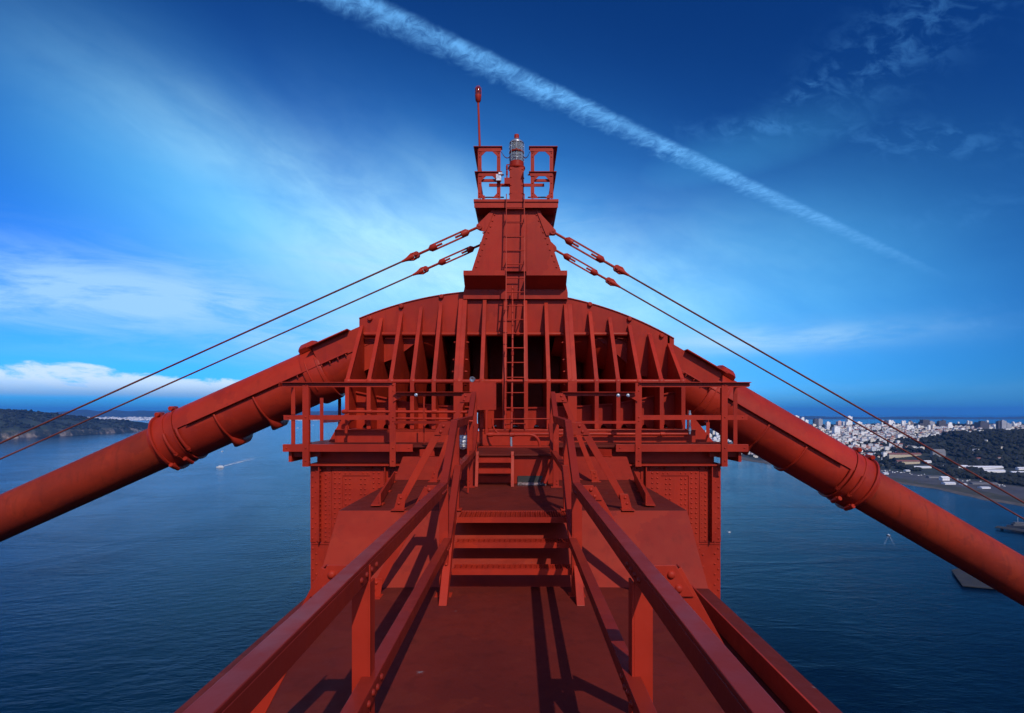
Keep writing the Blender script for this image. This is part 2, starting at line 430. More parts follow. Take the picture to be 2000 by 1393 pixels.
# angle irons lying on the flat
for sx in (-1, 1):
    m = MB()
    a = Vector((XC + sx*1.82, 8.55, ZL)); b = Vector((XC + sx*1.46, 6.18, ZL))
    m.bar(a + Vector((0,0,0.085)), b + Vector((0,0,0.085)), 0.014, 0.13)
    d = (b-a).normalized(); s_ = d.cross(Vector((0,0,1)))
    off = s_*0.05*(1 if s_.x*sx > 0 else -1)
    m.bar(a + off + Vector((0,0,0.022)), b + off + Vector((0,0,0.022)), 0.10, 0.012)
    for t in (0.08, 0.5, 0.93):
        p = a.lerp(b, t); m.box(p.x-0.03, p.x+0.03, p.y-0.05, p.y+0.05, ZL+0.002, ZL+0.02)
    m.build('edge_angle', PAINT, tower, 0.002)
    # short stop angle at the top of the upper ramp
    m = MB()
    c = P(1007 + sx*187, 886, 9.33); c.z = ZD+0.932
    m.bar(c + Vector((0.0, -0.02, 0.06)), c + Vector((-sx*0.22, 0.14, 0.06)), 0.014, 0.12)
    m.bar(c + Vector((0.0, -0.05, 0.008)), c + Vector((-sx*0.22, 0.11, 0.008)), 0.07, 0.012)
    m.build('stop_angle', PAINT, tower)
# hatch with chipped sill at the foot of the centre step
m = MB()
m.box(XX(1011, 8.14), XX(1066, 8.14), 8.02, 8.198, ZL+0.002, ZL+0.03)
m.build('chipped_sill', simple('chipped_paint_sill', (0.22, 0.16, 0.16), 0.5, 0.2, 0.75, 22), tower, 0.004)
m = MB(); m.box(XX(1011, 8.19), XX(1066, 8.19), 8.17, 8.198, ZL+0.031, ZL+0.12)
m.build('drain_opening_shade', BLACK, tower)  # solid black slab stands in for the shade inside the opening

# leg wall with riveted plates
LY = 9.62; LX0, LX1 = XX(607, LY), XX(1407, LY)
m = MB()
m.box(LX0, LX1, LY, 14.6, -40.0, -0.90)
def leg_side(sx):
    e = LX0 if sx < 0 else LX1          # outer edge
    def X(t): return e - sx*t            # t metres in from the outer edge
    def plate(t0, t1, z0, z1, th): m.box(X(t0), X(t1), LY-th, LY+0.0, z0, z1)
    zt, zb = -0.905, -2.21
    plate(0.0, 0.165, zb, zt, 0.016)
    plate(0.225, 0.36, zb, zt, 0.014)
    # projecting vertical angle
    m.box(X(0.165), X(0.18), LY-0.11, LY, zb+0.02, zt); m.box(X(0.10), X(0.165), LY-0.028, LY-0.0165, zb+0.02, zt)
    plate(0.37, 1.26, zb, zt, 0.008)
    # window-like raised border
    for (t0, t1, z0, z1) in ((0.37, 0.55, -2.4, -1.0), (1.02, 1.26, -2.0, -1.0), (0.55, 1.02, -1.075, -1.0)): plate(t0, t1, z0, z1, 0.022)
    m.box(X(1.28), X(1.295), LY-0.10, LY, -1.9, zt); m.box(X(1.295), X(1.36), LY-0.02, LY, -1.9, zt)
    plate(1.40, 1.62, -1.9, zt, 0.018)
    plate(1.62, 2.2, -1.12, zt, 0.012)
    def col(t, z0, z1, n, th, r=0.0185): m.rivets((X(t), LY-th, z0), (X(t), LY-th, z1), n, FRONT, r)
    z = -1.0; i = 0
    while z > -6.2:
        m.rivet((X(0.035 if i % 2 else 0.095), LY-(0.016 if z > zb else 0.0), z), FRONT, 0.020); i += 1; z -= 0.088
    col(0.26, -0.98, -2.18, 17, 0.014); col(0.325, -1.03, -2.12, 15, 0.014, 0.012)
    for t in (0.42, 0.50): col(t, -1.03, -2.05, 13, 0.022)
    for t in (0.60, 0.67, 0.86, 0.93): col(t, -1.13, -2.0, 11, 0.008)
    for t in (1.08, 1.17): col(t, -1.03, -1.95, 12, 0.022)
    for t in (0.6, 0.68, 0.9, 0.98): m.rivet((X(t), LY-0.022, -1.035), FRONT, 0.016)
    for t in (1.46, 1.55): col(t, -1.03, -1.85, 10, 0.018)
    for k in range(15): m.rivet((X(0.1655), LY-0.05, -0.98-0.082*k), (sx, 0, 0), 0.016)
    for k in range(15): m.rivet((X(0.181), LY-0.06, -0.98-0.082*k), (-sx, 0, 0), 0.018)
    for t in (0.24, 0.36, 0.62, 0.95, 1.03, 1.2, 1.42, 1.52): m.rivet((X(t), LY-0.02, -0.945), FRONT, 0.026, 8)
    plate(0.0, 2.2, -2.25, -2.235, 0.012)
    z = -2.32; i = 0
    while z > -6.2:
        m.rivet((X(0.30 if i % 2 else 0.36), LY, z), FRONT, 0.020); i += 1; z -= 0.105
leg_side(-1); leg_side(1)
m.box(LX0-0.02, LX1+0.02, LY-0.13, 14.6, -0.90, -0.875)
m.build('leg_wall', PAINT, tower)

# ================================================================== LOWER STAIR
stair = thing('stair', 'short red steel stair of three grated treads rising from the walkway to the landing', 'stairs', (XC, 5.0, ZD))
for sx in (-1, 1):
    m = MB(); x = XC + sx*0.555
    m.prism([(x, 4.80, ZD+0.012), (x, 4.92, ZD+0.012), (x, 5.60, ZL+0.0), (x, 5.60, ZL+0.13), (x, 5.50, ZL+0.13)], (sx*0.07, 0, 0))
    m.rivets((x + sx*0.035, 5.05, ZD+0.30), (x + sx*0.035, 5.42, ZD+0.66), 3, (0, -0.75, 0.66), 0.012)
    m.build('stringer', PAINT, stair, 0.004)
for k, (yf, zt) in enumerate(((5.15, -1.433), (5.40, -1.247), (5.58, -1.040))):
    m = MB(); w = 0.552; dp = 0.17 if k < 2 else 0.40
    m.box(XC-w, XC+w, yf, yf+0.012, zt-0.052, zt)                 # nosing angle
    m.box(XC-w, XC+w, yf+0.0121, yf+0.05, zt-0.009, zt-0.002)
    m.box(XC-w, XC+w, yf+dp, yf+dp+0.008, zt-0.04, zt-0.001)
    n = 44
    for i in range(n):
        x = XC - w + 0.012 + (2*w - 0.024)*i/(n-1)
        m.box(x-0.0035, x+0.0035, yf+0.0501, yf+dp-0.0005, zt-0.03, zt)
    for j in range(1, 5):
        y = yf + 0.05 + (dp-0.05)*j/5
        # diamond-punched strips between the bars
        for i in range(n-1):
            x = XC - w + 0.012 + (2*w - 0.024)*(i + 0.5)/(n-1)
            m.bar((x-0.0085, y-0.012*(1 if i % 2 else -1), zt-0.006), (x+0.0085, y+0.012*(1 if i % 2 else -1), zt-0.006), 0.006, 0.008)
    m.box(XC-w, XC+w, yf+0.0122, yf+dp-0.0002, zt-0.040, zt-0.034)  # closed pan added under the grating so the tread's shadow is solid
    m.build('tread', PAINT, stair)

# ================================================================== UPPER STEP LADDER
st2 = thing('step_ladder', 'small steep red step ladder with two open treads between landing and gallery', 'stairs', (XX(964, 8.0), 8.0, ZL))
for px in (931.5, 1001):
    m = MB(); x = XX(px, 8.0)
    m.prism([(x-0.022, 7.86, ZL+0.003), (x-0.022, 7.94, ZL+0.003), (x-0.022, 8.137, ZP-0.03), (x-0.022, 8.137, ZP-0.09), (x-0.022, 8.06, ZP-0.09)], (0.044, 0, 0))
    m.box(x-0.022, x+0.022, 7.90, 8.137, ZP-0.11, ZP-0.06) if False else None
    m.build('stringer', PAINT, st2, 0.003)
for py, Y in ((897, 8.02), (918, 7.95)):
    m = MB(); z = ZZ(py, Y); xa, xb = XX(934, Y)+0.002, XX(999, Y)-0.002
    m.box(xa, xb, Y, Y+0.012, z-0.05, z+0.012); m.box(xa, xb, Y+0.0121, Y+0.17, z+0.002, z+0.012)
    m.build('tread', PAINT, st2)
m = MB(); m.box(XX(934, 8.16), XX(999, 8.16), 8.165, 8.19, ZL+0.03, ZL+0.12)
m.build('kick_plate', PAINT, st2)

# ================================================================== HANDRAILS along the walkway
ZR = -0.635; ZM = -1.13
def handrail(sx, label):
    x = -0.0725 + sx*0.597
    root = thing('handrail', label, 'railing', (x, 2.5, ZD), 'handrails along the walkway')
    path = [(x, -1.5, ZR), (x, 5.06, ZR), (x, 5.92, -0.085), (x, 7.85, -0.055), (x, 8.52, 0.31)]
    midp = [(x, -1.5, ZM), (x, 5.06, ZM), (x, 5.92, -0.56), (x, 7.85, -0.53), (x, 8.52, -0.17)]
    t = MB()
    for a, b in zip(path[:-1], path[1:]):
        a = Vector(a); b = Vector(b); e = (b-a).normalized()
        a2 = a - e*0.004; b2 = b + e*0.004
        t.bar(a2, b2, 0.068, 0.016)                                            # flat top leg
        up = Vector((1,0,0)).cross(e)
        if up.z < 0: up = -up
        t.bar(a2 - up*0.044 - Vector((sx*0.027, 0, 0)), b2 - up*0.044 - Vector((sx*0.027, 0, 0)), 0.014, 0.071)   # inner leg
        t.bar(a2 - up*0.030 + Vector((sx*0.027, 0, 0)), b2 - up*0.030 + Vector((sx*0.027, 0, 0)), 0.012, 0.043)
    for j in range(4):
        p = Vector((x - sx*0.034, 2.28 + 0.08*j, ZR-0.045)); t.rivet(p, (-sx, 0, 0), 0.014)
        t.rivet((x - sx*0.034, 4.74 + 0.08*j, ZR-0.05), (-sx, 0, 0), 0.014)
    t.build('top_rail', RAILP, root, 0.003)
    q = MB()
    for a, b in zip(midp[:-1], midp[1:]):
        a = Vector(a) - Vector((sx*0.035, 0, 0)); b = Vector(b) - Vector((sx*0.035, 0, 0)); e = (b-a).normalized()
        up = Vector((1,0,0)).cross(e)
        if up.z < 0: up = -up
        q.bar(a, b, 0.066, 0.010)
        q.bar(a - up*0.036 - Vector((sx*0.028, 0, 0)), b - up*0.036 - Vector((sx*0.028, 0, 0)), 0.010, 0.062)
    for j in range(4): q.rivet((x - sx*0.068, 2.26 + 0.07*j, ZM-0.04 + 0.012*(j % 2)), (-sx, 0, 0), 0.016)
    for j in range(3): q.rivet((x - sx*0.068, 4.80 + 0.07*j, ZM-0.04), (-sx, 0, 0), 0.013)
    q.build('mid_rail', RAILP, root, 0.002)
    for (Y, zt, zf, wide) in ((2.40, ZR, ZD, 0.085), (5.06, ZR, ZD, 0.085), (5.98, -0.085, ZL, 0.07), (7.80, -0.06, ZL, 0.06), (8.56, 0.31, ZL, 0.06)):
        p = MB(); xo = x + sx*0.005
        p.box(xo-0.035, xo+0.045 if wide > .08 else xo+0.035, Y, Y+0.012, zf+0.012, zt-0.015)             # web facing the camera
        p.box(xo-sx*0.045, xo-sx*0.035, Y-0.002, Y+0.075, zf+0.012, zt-0.09)
        p.box(xo-0.075, xo+0.075, Y-0.03, Y+0.10, zf+0.002, zf+0.014)                                        # foot plate
        p.rivet((xo+sx*0.005, Y, zf+0.10), FRONT, 0.014); p.rivet((xo+sx*0.005, Y, zf+0.055), FRONT, 0.014)
        p.build('post', PAINT, root, 0.002)
    for (Y, zt, zf, xf, zfoot) in ((2.40, ZR, ZD, 1.24, ZD), (5.06, ZR, ZD, 1.24, ZD), (6.02, -0.085, ZL, 1.22, ZL), (8.45, 0.31, ZL, 1.22, ZL)):
        b = MB(); xg = x + sx*0.05; y1 = Y + 0.014
        xb = XC + sx*xf
        run = (xb - xg); h = zt - zf
        def on(zv): return xg + sx*0.07 + (xb - xg - sx*0.07) * (zt - zv) / h
        g0, g1 = zt-0.02, zt-0.155
        b.prism([(xg-sx*0.05, y1, g0), (on(g0)+sx*0.02, y1, g0), (on(g1)+sx*0.03, y1, g1), (xg-sx*0.05, y1, g1)], (0, 0.010, 0))
        b.rivet((on(g0-0.04)-sx*0.02, y1, g0-0.04), FRONT, 0.019, 9); b.rivet((on(g1+0.035)-sx*0.02, y1, g1+0.035), FRONT, 0.019, 9)
        A = Vector((on(g0-0.03), y1+0.018, g0-0.03)); B = Vector((xb, y1+0.018, zf+0.05))
        b.bar(A, B, 0.075, 0.010, (0, 1, 0)) if False else b.bar(A, B, 0.010, 0.075, Vector((sx, 0, 0.55)))
        e = (B-A).normalized(); s2 = Vector((e.z, 0, -e.x)); s2 = s2 if s2.x*sx < 0 else -s2
        b.bar(A + s2*(-0.034) + Vector((0, 0.03, 0)), B + s2*(-0.034) + Vector((0, 0.03, 0)), 0.055, 0.008, s2)
        zf2 = zf + 0.004
        b.prism([(xb-0.055, y1-0.012, zf2), (xb+0.055, y1-0.012, zf2), (xb-sx*0.035+0.045, y1-0.012, zf+0.17), (xb-sx*0.035-0.045, y1-0.012, zf+0.17)], (0, 0.010, 0))
        b.box(xb-0.07, xb+0.07, y1-0.09, y1+0.05, zf+0.002, zf+0.012)
        b.rivet((xb-sx*0.02, y1-0.012, zf+0.13), FRONT, 0.016); b.rivet((xb-sx*0.0, y1-0.012, zf+0.07), FRONT, 0.016)
        b.build('brace', PAINT, root, 0.002)
    return root
hl = handrail(-1, 'angled red steel walkway handrail with a caged lamp and slim stanchion beside it')
hr = handrail(1, 'angled red steel walkway handrail with leaning plate, on the city side')
# leaning plate beside the right-hand upper rail
m = MB()
a = P(1085, 893, 8.0); b = P(1063, 944, 7.9)
m.bar(a, b, 0.05, 0.012, (0.3, -1, 0)); m.bar(a + Vector((-0.03, 0.10, 0)), b + Vector((-0.03, 0.10, 0)), 0.012, 0.20, (0, 1, 0.1))
m.build('brace', PAINT, hr)
# slim stanchion beside the left-hand upper rail
m = MB(); m.tube([P(914, 962, 7.2), P(914, 822, 7.2)], 0.013, 8); m.build('stanchion', PAINT, hl)

# ================================================================== GALLERY platform
GY = 9.40
gal = thing('gallery_platform', 'red steel gallery floor with channel edge beam running under the cable saddle', 'platform', (XC, GY, ZP))
m = MB(); xl, xr = XX(552, GY), XX(1462, GY)
xm1, xm2 = XX(806, GY), XX(1203, GY)
def channel(m, x0, x1, y, z0, z1):
    m.box(x0, x1, y, y+0.012, z0, z1); m.box(x0, x1, y+0.0122, y+0.07, z1-0.012, z1); m.box(x0, x1, y+0.0122, y+0.07, z0, z0+0.012)
for x0, x1 in ((xl, xm1), (xm2, xr)):
    m = MB(); channel(m, x0, x1, GY, ZP-0.125, ZP)
    for t in (0.03, 0.97): m.rivet((x0 + (x1-x0)*t, GY, ZP-0.06), FRONT, 0.016)
    m.build('edge_beam', PAINT, gal, 0.003)
for sx in (-1, 1):
    m = MB(); xo = xl+0.13 if sx < 0 else xr-0.13
    m.box(XC+sx*0.63, xo, GY+0.075, 10.298, ZP-0.055, ZP-0.012); m.box(XC+sx*3.36, xo, 10.2981, 14.4, ZP-0.055, ZP-0.012)
    m.build('floor_plate', DECK, gal)
for sx, xe in ((-1, XX(575, 9.6)), (1, XX(1437, 9.6))):
    m = MB()
    m.box(xe, xe+0.05*sx, GY+0.08, 14.4, ZP-0.30, ZP-0.06)
    for yy in (9.55, 11.0, 12.5, 14.0): m.box(xe - sx*0.46, xe, yy, yy+0.08, ZP-0.22, ZP-0.057)
    m.build('side_beam', PAINT, gal)
m = MB()
m.box(XX(613, 9.6), XX(1401, 9.6), 9.76, 9.80, -0.873, ZP-0.057)
m.build('bearing_web', PAINT, gal)

ZT = ZZ(748, GY); ZB = ZZ(815, GY)
def gallery_rail(sx, label):
    pxs = (598, 768) if sx < 0 else (1415, 1247)
    xe = xl if sx < 0 else xr
    root = thing('gallery_railing', label, 'railing', (XX(pxs[0], GY), GY, ZP), 'railings at the ends of the gallery')
    xa = XX(pxs[1], GY)
    m = MB()
    m.box(xa-0.02*sx*0, xe, GY-0.012, GY+0.0, ZT-0.07, ZT); m.box(xa, xe+sx*0.02, GY-0.07, GY+0.02, ZT+0.0005, ZT+0.012)
    m.build('top_rail', PAINT, root)
    m = MB(); m.box(xa, xe + (-sx)*0.02, GY-0.010, GY+0.0, ZB-0.045, ZB+0.035); m.box(xa, xe, GY+0.0005, GY+0.05, ZB+0.027, ZB+0.035)
    m.rivet((xe - sx*0.10, GY-0.01, ZB), FRONT, 0.014)
    m.build('mid_rail', PAINT, root)
    for px in pxs:
        m = MB(); x = XX(px, GY)
        m.box(x-0.055, x+0.045, GY-0.024, GY-0.0135, ZP-0.37, ZT-0.001)
        m.box(x-0.045*sx, x-0.055*sx, GY-0.0133, GY+0.05, ZP-0.37, ZT-0.08) if px in (598, 1415) else None
        for zz in (ZT-0.035, ZB, ZP-0.06, ZP-0.27): m.rivet((x, GY-0.024, zz), FRONT, 0.017)
        if px in (768, 1247):
            for zz in (ZT-0.13, ZB-0.06): m.rivet((x, GY-0.024, zz), FRONT, 0.014)
        m.build('post', PAINT, root)
    xs = XX(573, 10.0) if sx < 0 else XX(1437, 10.0)
    for (Y, zt) in ((10.0, ZT-0.02), (11.45, 0.30), (12.6, 0.32)):
        m = MB()
        if sx > 0 and Y > 11: zt = -0.2
        m.box(xs-0.04, xs+0.03, Y, Y+0.012, ZP-0.30, zt); m.box(xs+0.02*sx, xs+0.03*sx, Y+0.0122, Y+0.07, ZP-0.30, zt)
        m.build('post', PAINT, root)
    m = MB(); m.bar((xs, GY, ZT-0.02), (xs, 10.05, ZT-0.02), 0.012, 0.07); m.build('side_rail', PAINT, root)
    m = MB(); m.bar((xs+0.012, 11.46, -0.18), (xs+0.012, 12.6, -0.18), 0.012, 0.06)
    m.build('side_rail', PAINT, root)
    # lower rail returning to the handrail
    m = MB(); xb = XC + sx*0.66; Yr = 8.56; Yp = GY-0.03
    zr = ZZ(768, Yr)
    aa, bb = P(1007 + sx*88, 770, 8.6), P(1007 + sx*234, 770, 9.36)
    m.bar(aa, bb, 0.012, 0.06); m.bar(aa + Vector((0, -0.045, 0.03)), bb + Vector((0, -0.045, 0.03)), 0.08, 0.010)
    c = bb + Vector((-sx*0.06, -0.012, -0.03))
    m.prism([c + Vector((0, 0, 0.05)), c + Vector((sx*0.10, 0, 0.03)), c + Vector((sx*0.10, 0, -0.10)), c + Vector((sx*0.04, 0, -0.06)), c + Vector((-sx*0.04, 0, -0.02))], (0, 0.01, 0))
    m.build('return_rail', PAINT, root)
    m = MB(); m.bar(P(1007 + sx*112, 825, 8.8), P(1007 + sx*236, 825, 9.37), 0.012, 0.045)
    m.build('return_mid_rail', PAINT, root)
    if sx > 0:
        for px in (1206, 1225):
            m = MB(); m.lathe(P(px, 773, 9.15) + Vector((0, -0.06, 0)), FRONT, [(0, .028), (.012, .028), (.014, .018), (.03, .016), (.031, .012)], 12)
            m.build('bolt', GALV, root)
    else:
        m = MB(); m.lathe(P(814, 772, 9.1) + Vector((0, -0.06, 0)), FRONT, [(0, .026), (.012, .026), (.014, .018), (.03, .016)], 12)
        m.build('bolt', GALV, root)
    return root
gallery_rail(-1, 'red steel gallery railing with tall posts on the side of the wooded headland')
gallery_rail(1, 'red steel gallery railing with bare bolt heads on the side of the city')

# ================================================================== CABLE SADDLE
sad = thing('cable_saddle', 'massive ribbed red cast steel saddle with arched top carrying the main cable', 'cable saddle', (XC, 12.1, ZP+0.2))
AX, AZ, AR = -0.44, 2.467 - 7.2, 7.2
def arc_z(x, dr=0.0): return AZ + math.sqrt(max(0.01, (AR+dr)**2 - (x-AX)**2))
SX0, SX1 = -3.23, 3.17
SY, SYB = 11.45, 12.75
zlow = ZZ(654, 11.4)
def arch_plate(y0, y1, zl):
    n = 40
    poly = [(SX0 + (SX1-SX0)*i/n, y0, arc_z(SX0 + (SX1-SX0)*i/n)) for i in range(n+1)]
    if y0 > 12: return poly + [(SX1, y0, zl), (SX0, y0, zl)]
    return poly + [(SX1, y0, 0.66), (2.24, y0, 0.78), (2.24, y0, zl), (SX0, y0, zl)]
m = MB()
m.prism(arch_plate(SY, SY, zlow + 0.02), (0, 0.05, 0))
# rim bolts, pointing up the curve, and large bolt heads on the plate
for i in range(44):
    x = SX0 + 0.06 + (SX1-SX0-0.12)*i/43; n_ = Vector((x-AX, 0, arc_z(x)-AZ)).normalized()
    m.rivet((x, SY+0.06, arc_z(x)), n_, 0.024)
for px, py in ((723, 623), (784, 599), (862, 580), (919, 575), (1067, 575), (1152, 595), (1229, 624), (1292, 656)):
    c = P(px, py, SY); m.lathe(c, FRONT, [(0, .055), (.012, .055), (.03, .045), (.055, .042), (.062, .03)], 8)
m.build('side_plate', PAINT, sad, 0.0)
m = MB(); m.prism(arch_plate(SYB, SYB, -0.3), (0, 0.05, 0)); m.build('back_plate', PAINT, sad)
m = MB(); n = 40
for i in range(n):
    xa = SX0 + (SX1-SX0)*i/n; xb = SX0 + (SX1-SX0)*(i+1)/n
    m._add([(xa, SY-0.02, arc_z(xa)+.003), (xb, SY-0.02, arc_z(xb)+.003), (xb, SYB+0.07, arc_z(xb)+.003), (xa, SYB+0.07, arc_z(xa)+.003),
            (xa, SY-0.02, arc_z(xa)+.02), (xb, SY-0.02, arc_z(xb)+.02), (xb, SYB+0.07, arc_z(xb)+.02), (xa, SYB+0.07, arc_z(xa)+.02)],
           [(0,3,2,1),(4,5,6,7),(0,1,5,4),(2,3,7,6)] + ([(3,0,4,7)] if i == 0 else []) + ([(1,2,6,5)] if i == n-1 else []))
m.build('cover_plate', PAINT, sad)
RY = 10.45; zbend = ZZ(745, RY); zbase = ZZ(838, RY)
ribx = [0.20, 0.62, 1.06, 1.51, 1.91, 2.31, 2.715, 3.115]
for sx in (-1, 1):
    for j, rx in enumerate(ribx):
        x = XC + sx*rx; wide = (j == 2); th = 0.05
        ztop = arc_z(x) - (0.15 if not wide else 0.11)
        m = MB()
        if wide:
            for dx in (-0.062, 0.062):
                m.prism([(x+dx-0.025, SY, ztop), (x+dx-0.025, SY-0.06, ztop-0.05), (x+dx-0.025, RY, zbend), (x+dx-0.025, RY, zbase), (x+dx-0.025, SYB-0.002, zbase), (x+dx-0.025, SYB-0.002, zlow), (x+dx-0.025, SY, zlow)], (0.05, 0, 0))
            fw = 0.165
        else:
            m.prism([(x-th/2, SY, ztop), (x-th/2, SY-0.04, ztop-0.03), (x-th/2, RY, zbend), (x-th/2, RY, zbase), (x-th/2, SYB-0.002, zbase), (x-th/2, SYB-0.002, zlow), (x-th/2, SY, zlow)], (th, 0, 0))
            fw = 0.075
        # rib nose: thicker bead along the sloping and the upright edge
        A = Vector((x, SY-0.045, ztop-0.03)); B = Vector((x, RY-0.006, zbend)); C_ = Vector((x, RY-0.006, zbase))
        m.bar(A, B, fw, 0.035, (0, -1, 0.6)); m.bar(B, C_, fw, 0.035, (0, -1, 0))
        if wide:
            m.bar(A + Vector((0, -0.02, 0)), B + Vector((0, -0.02, 0)), 0.012, 0.01, (0, -1, 0.6))
            for zz in (1.38, 1.02, 0.78, 0.52, -0.1):
                for dx in ((-0.10,) if sx > 0 else (-0.10, 0.10)):
                    yy = RY + 0.16 if zz < zbend else RY + 0.16 + (SY-RY)*(zz-zbend)/(ztop-zbend)
                    m.lathe((x+dx, yy, zz), (math.copysign(1, dx), 0, 0), [(0, .02), (.035, .02), (.037, .012), (.05, .010)], 8)
        m.build('rib', PAINT, sad, 0.004)
# horizontal rounded bars between the ribs
m = MB()
m.tube([(SX0+0.12, SY-0.06, zlow+0.01), (XC+2.31, SY-0.06, zlow+0.01)], 0.045, 10)
m.build('cross_bar', PAINT, sad)
m = MB(); m.tube([(XC-3.11, RY+0.035, zbend), (XC+3.11, RY+0.035, zbend)], 0.042, 10)
for sx in (-1, 1):
    for rx in ribx: m.lathe((XC+sx*rx-0.055, RY+0.035, zbend), (1, 0, 0), [(0, .045), (.02, .06), (.09, .06), (.11, .045)], 10)
m.build('cross_bar', PAINT, sad)
# low tray plate with drain notches between the ribs, rising to either end
edges = sorted([XC - r for r in ribx] + [XC + r for r in ribx])
m = MB()
for a, b in zip(edges[:-1], edges[1:]):
    a += 0.026; b -= 0.026; c = (a+b)/2; w = 0.055
    f = lambda x: 0.09 + 0.022*(x-XC)**2 + (0.10 if abs(x-XC) > 2.0 else 0.0)*min(1, abs(x-XC)-2.0)
    z0 = zbase - 0.002
    m.prism([(a, 10.95, z0), (c-w, 10.95, z0), (c-w*0.7, 10.95, z0+0.055), (c, 10.95, z0+0.085), (c+w*0.7, 10.95, z0+0.055), (c+w, 10.95, z0), (b, 10.95, z0), (b, 10.95, f(b)), (a, 10.95, f(a))], (0, 0.04, 0))
    m.bar((a, 10.93, f(a)), (b, 10.93, f(b)), 0.05, 0.03)
m.build('tray_plate', PAINT, sad)
m = MB()
m.box(XC-3.30, XC+3.30, 10.30, 14.0, -0.872, zbase-0.005)
m.box(XC-3.30, XC+3.30, 10.285, 10.2985, zbase-0.03, zbase-0.012)
m.build('base_flange', PAINT, sad, 0.006)
for sx, (pa, pb) in ((-1, (640, 678)), (1, (1396, 1343))):
    m = MB()
    m.prism([P(pa, 866, 10.5), P(pb, 866, 10.5), P(pb, 800, 10.5)], (0, 0.05, 0)); m.build('end_gusset', PAINT, sad, 0.004)

# ================================================================== MAIN CABLE and casings
RC, CXc, CZc, CY = 6.7, -0.397, -4.817, 12.1
TL, TR = math.atan(0.447), math.atan(0.583)
def cable_pt(s):
    if s < -RC*TL:
        d = -RC*TL - s; p = Vector((CXc - RC*math.sin(TL), CY, CZc + RC*math.cos(TL))); t = Vector((math.cos(TL), 0, math.sin(TL))); return p - t*d, t
    if s > RC*TR:
        d = s - RC*TR; p = Vector((CXc + RC*math.sin(TR), CY, CZc + RC*math.cos(TR))); t = Vector((math.cos(TR), 0, -math.sin(TR))); return p + t*d, t
    a = s/RC; return Vector((CXc + RC*math.sin(a), CY, CZc + RC*math.cos(a))), Vector((math.cos(a), 0, -math.sin(a)))
def s_of_px(px):
    X = XX(px, CY); lo, hi = -400.0, 400.0
    for _ in range(60):
        mid = (lo+hi)/2
        if cable_pt(mid)[0].x < X: lo = mid
        else: hi = mid
    return lo
def off(s, a, r):
    p, t = cable_pt(s); N = Vector((-t.z, 0, t.x))
    return p + (Vector((0, -1, 0))*math.cos(a) + N*math.sin(a))*r
def shell(m, ss, r, a0, a1, n=24, th=0.02, rr=None):
    full = abs(a1-a0) > 6.2
    vs = []; fs = []; k = n if full else n+1
    for i, s in enumerate(ss):
        for j in range(k): vs.append(off(s, a0 + (a1-a0)*j/n, rr[i] if rr else r))
    for i in range(len(ss)-1):
        for j in range(n):
            j2 = (j+1) % k; fs.append((i*k+j, (i+1)*k+j, (i+1)*k+j2, i*k+j2))
    m._add(vs, fs, True)
    # rims and edges
    for s, rv, rev in ((ss[0], rr[0] if rr else r, True), (ss[-1], rr[-1] if rr else r, False)):
        q = []; f2 = []
        for j in range(k):
            a = a0 + (a1-a0)*j/n; q += [off(s, a, rv), off(s, a, rv-th)]
        for j in range(n):
            j2 = (j+1) % k; f = (2*j, 2*j+1, 2*j2+1, 2*j2); f2.append(f if rev else f[::-1])
        m._add(q, f2)
    if not full:
        for a in (a0, a1):
            q = []
            for i, s in enumerate(ss): q += [off(s, a, rr[i] if rr else r), off(s, a, (rr[i] if rr else r)-th)]
            m._add(q, [(2*i, 2*i+1, 2*i+3, 2*i+2) for i in range(len(ss)-1)])
def lin(a, b, n): return [a + (b-a)*i/n for i in range(n+1)]

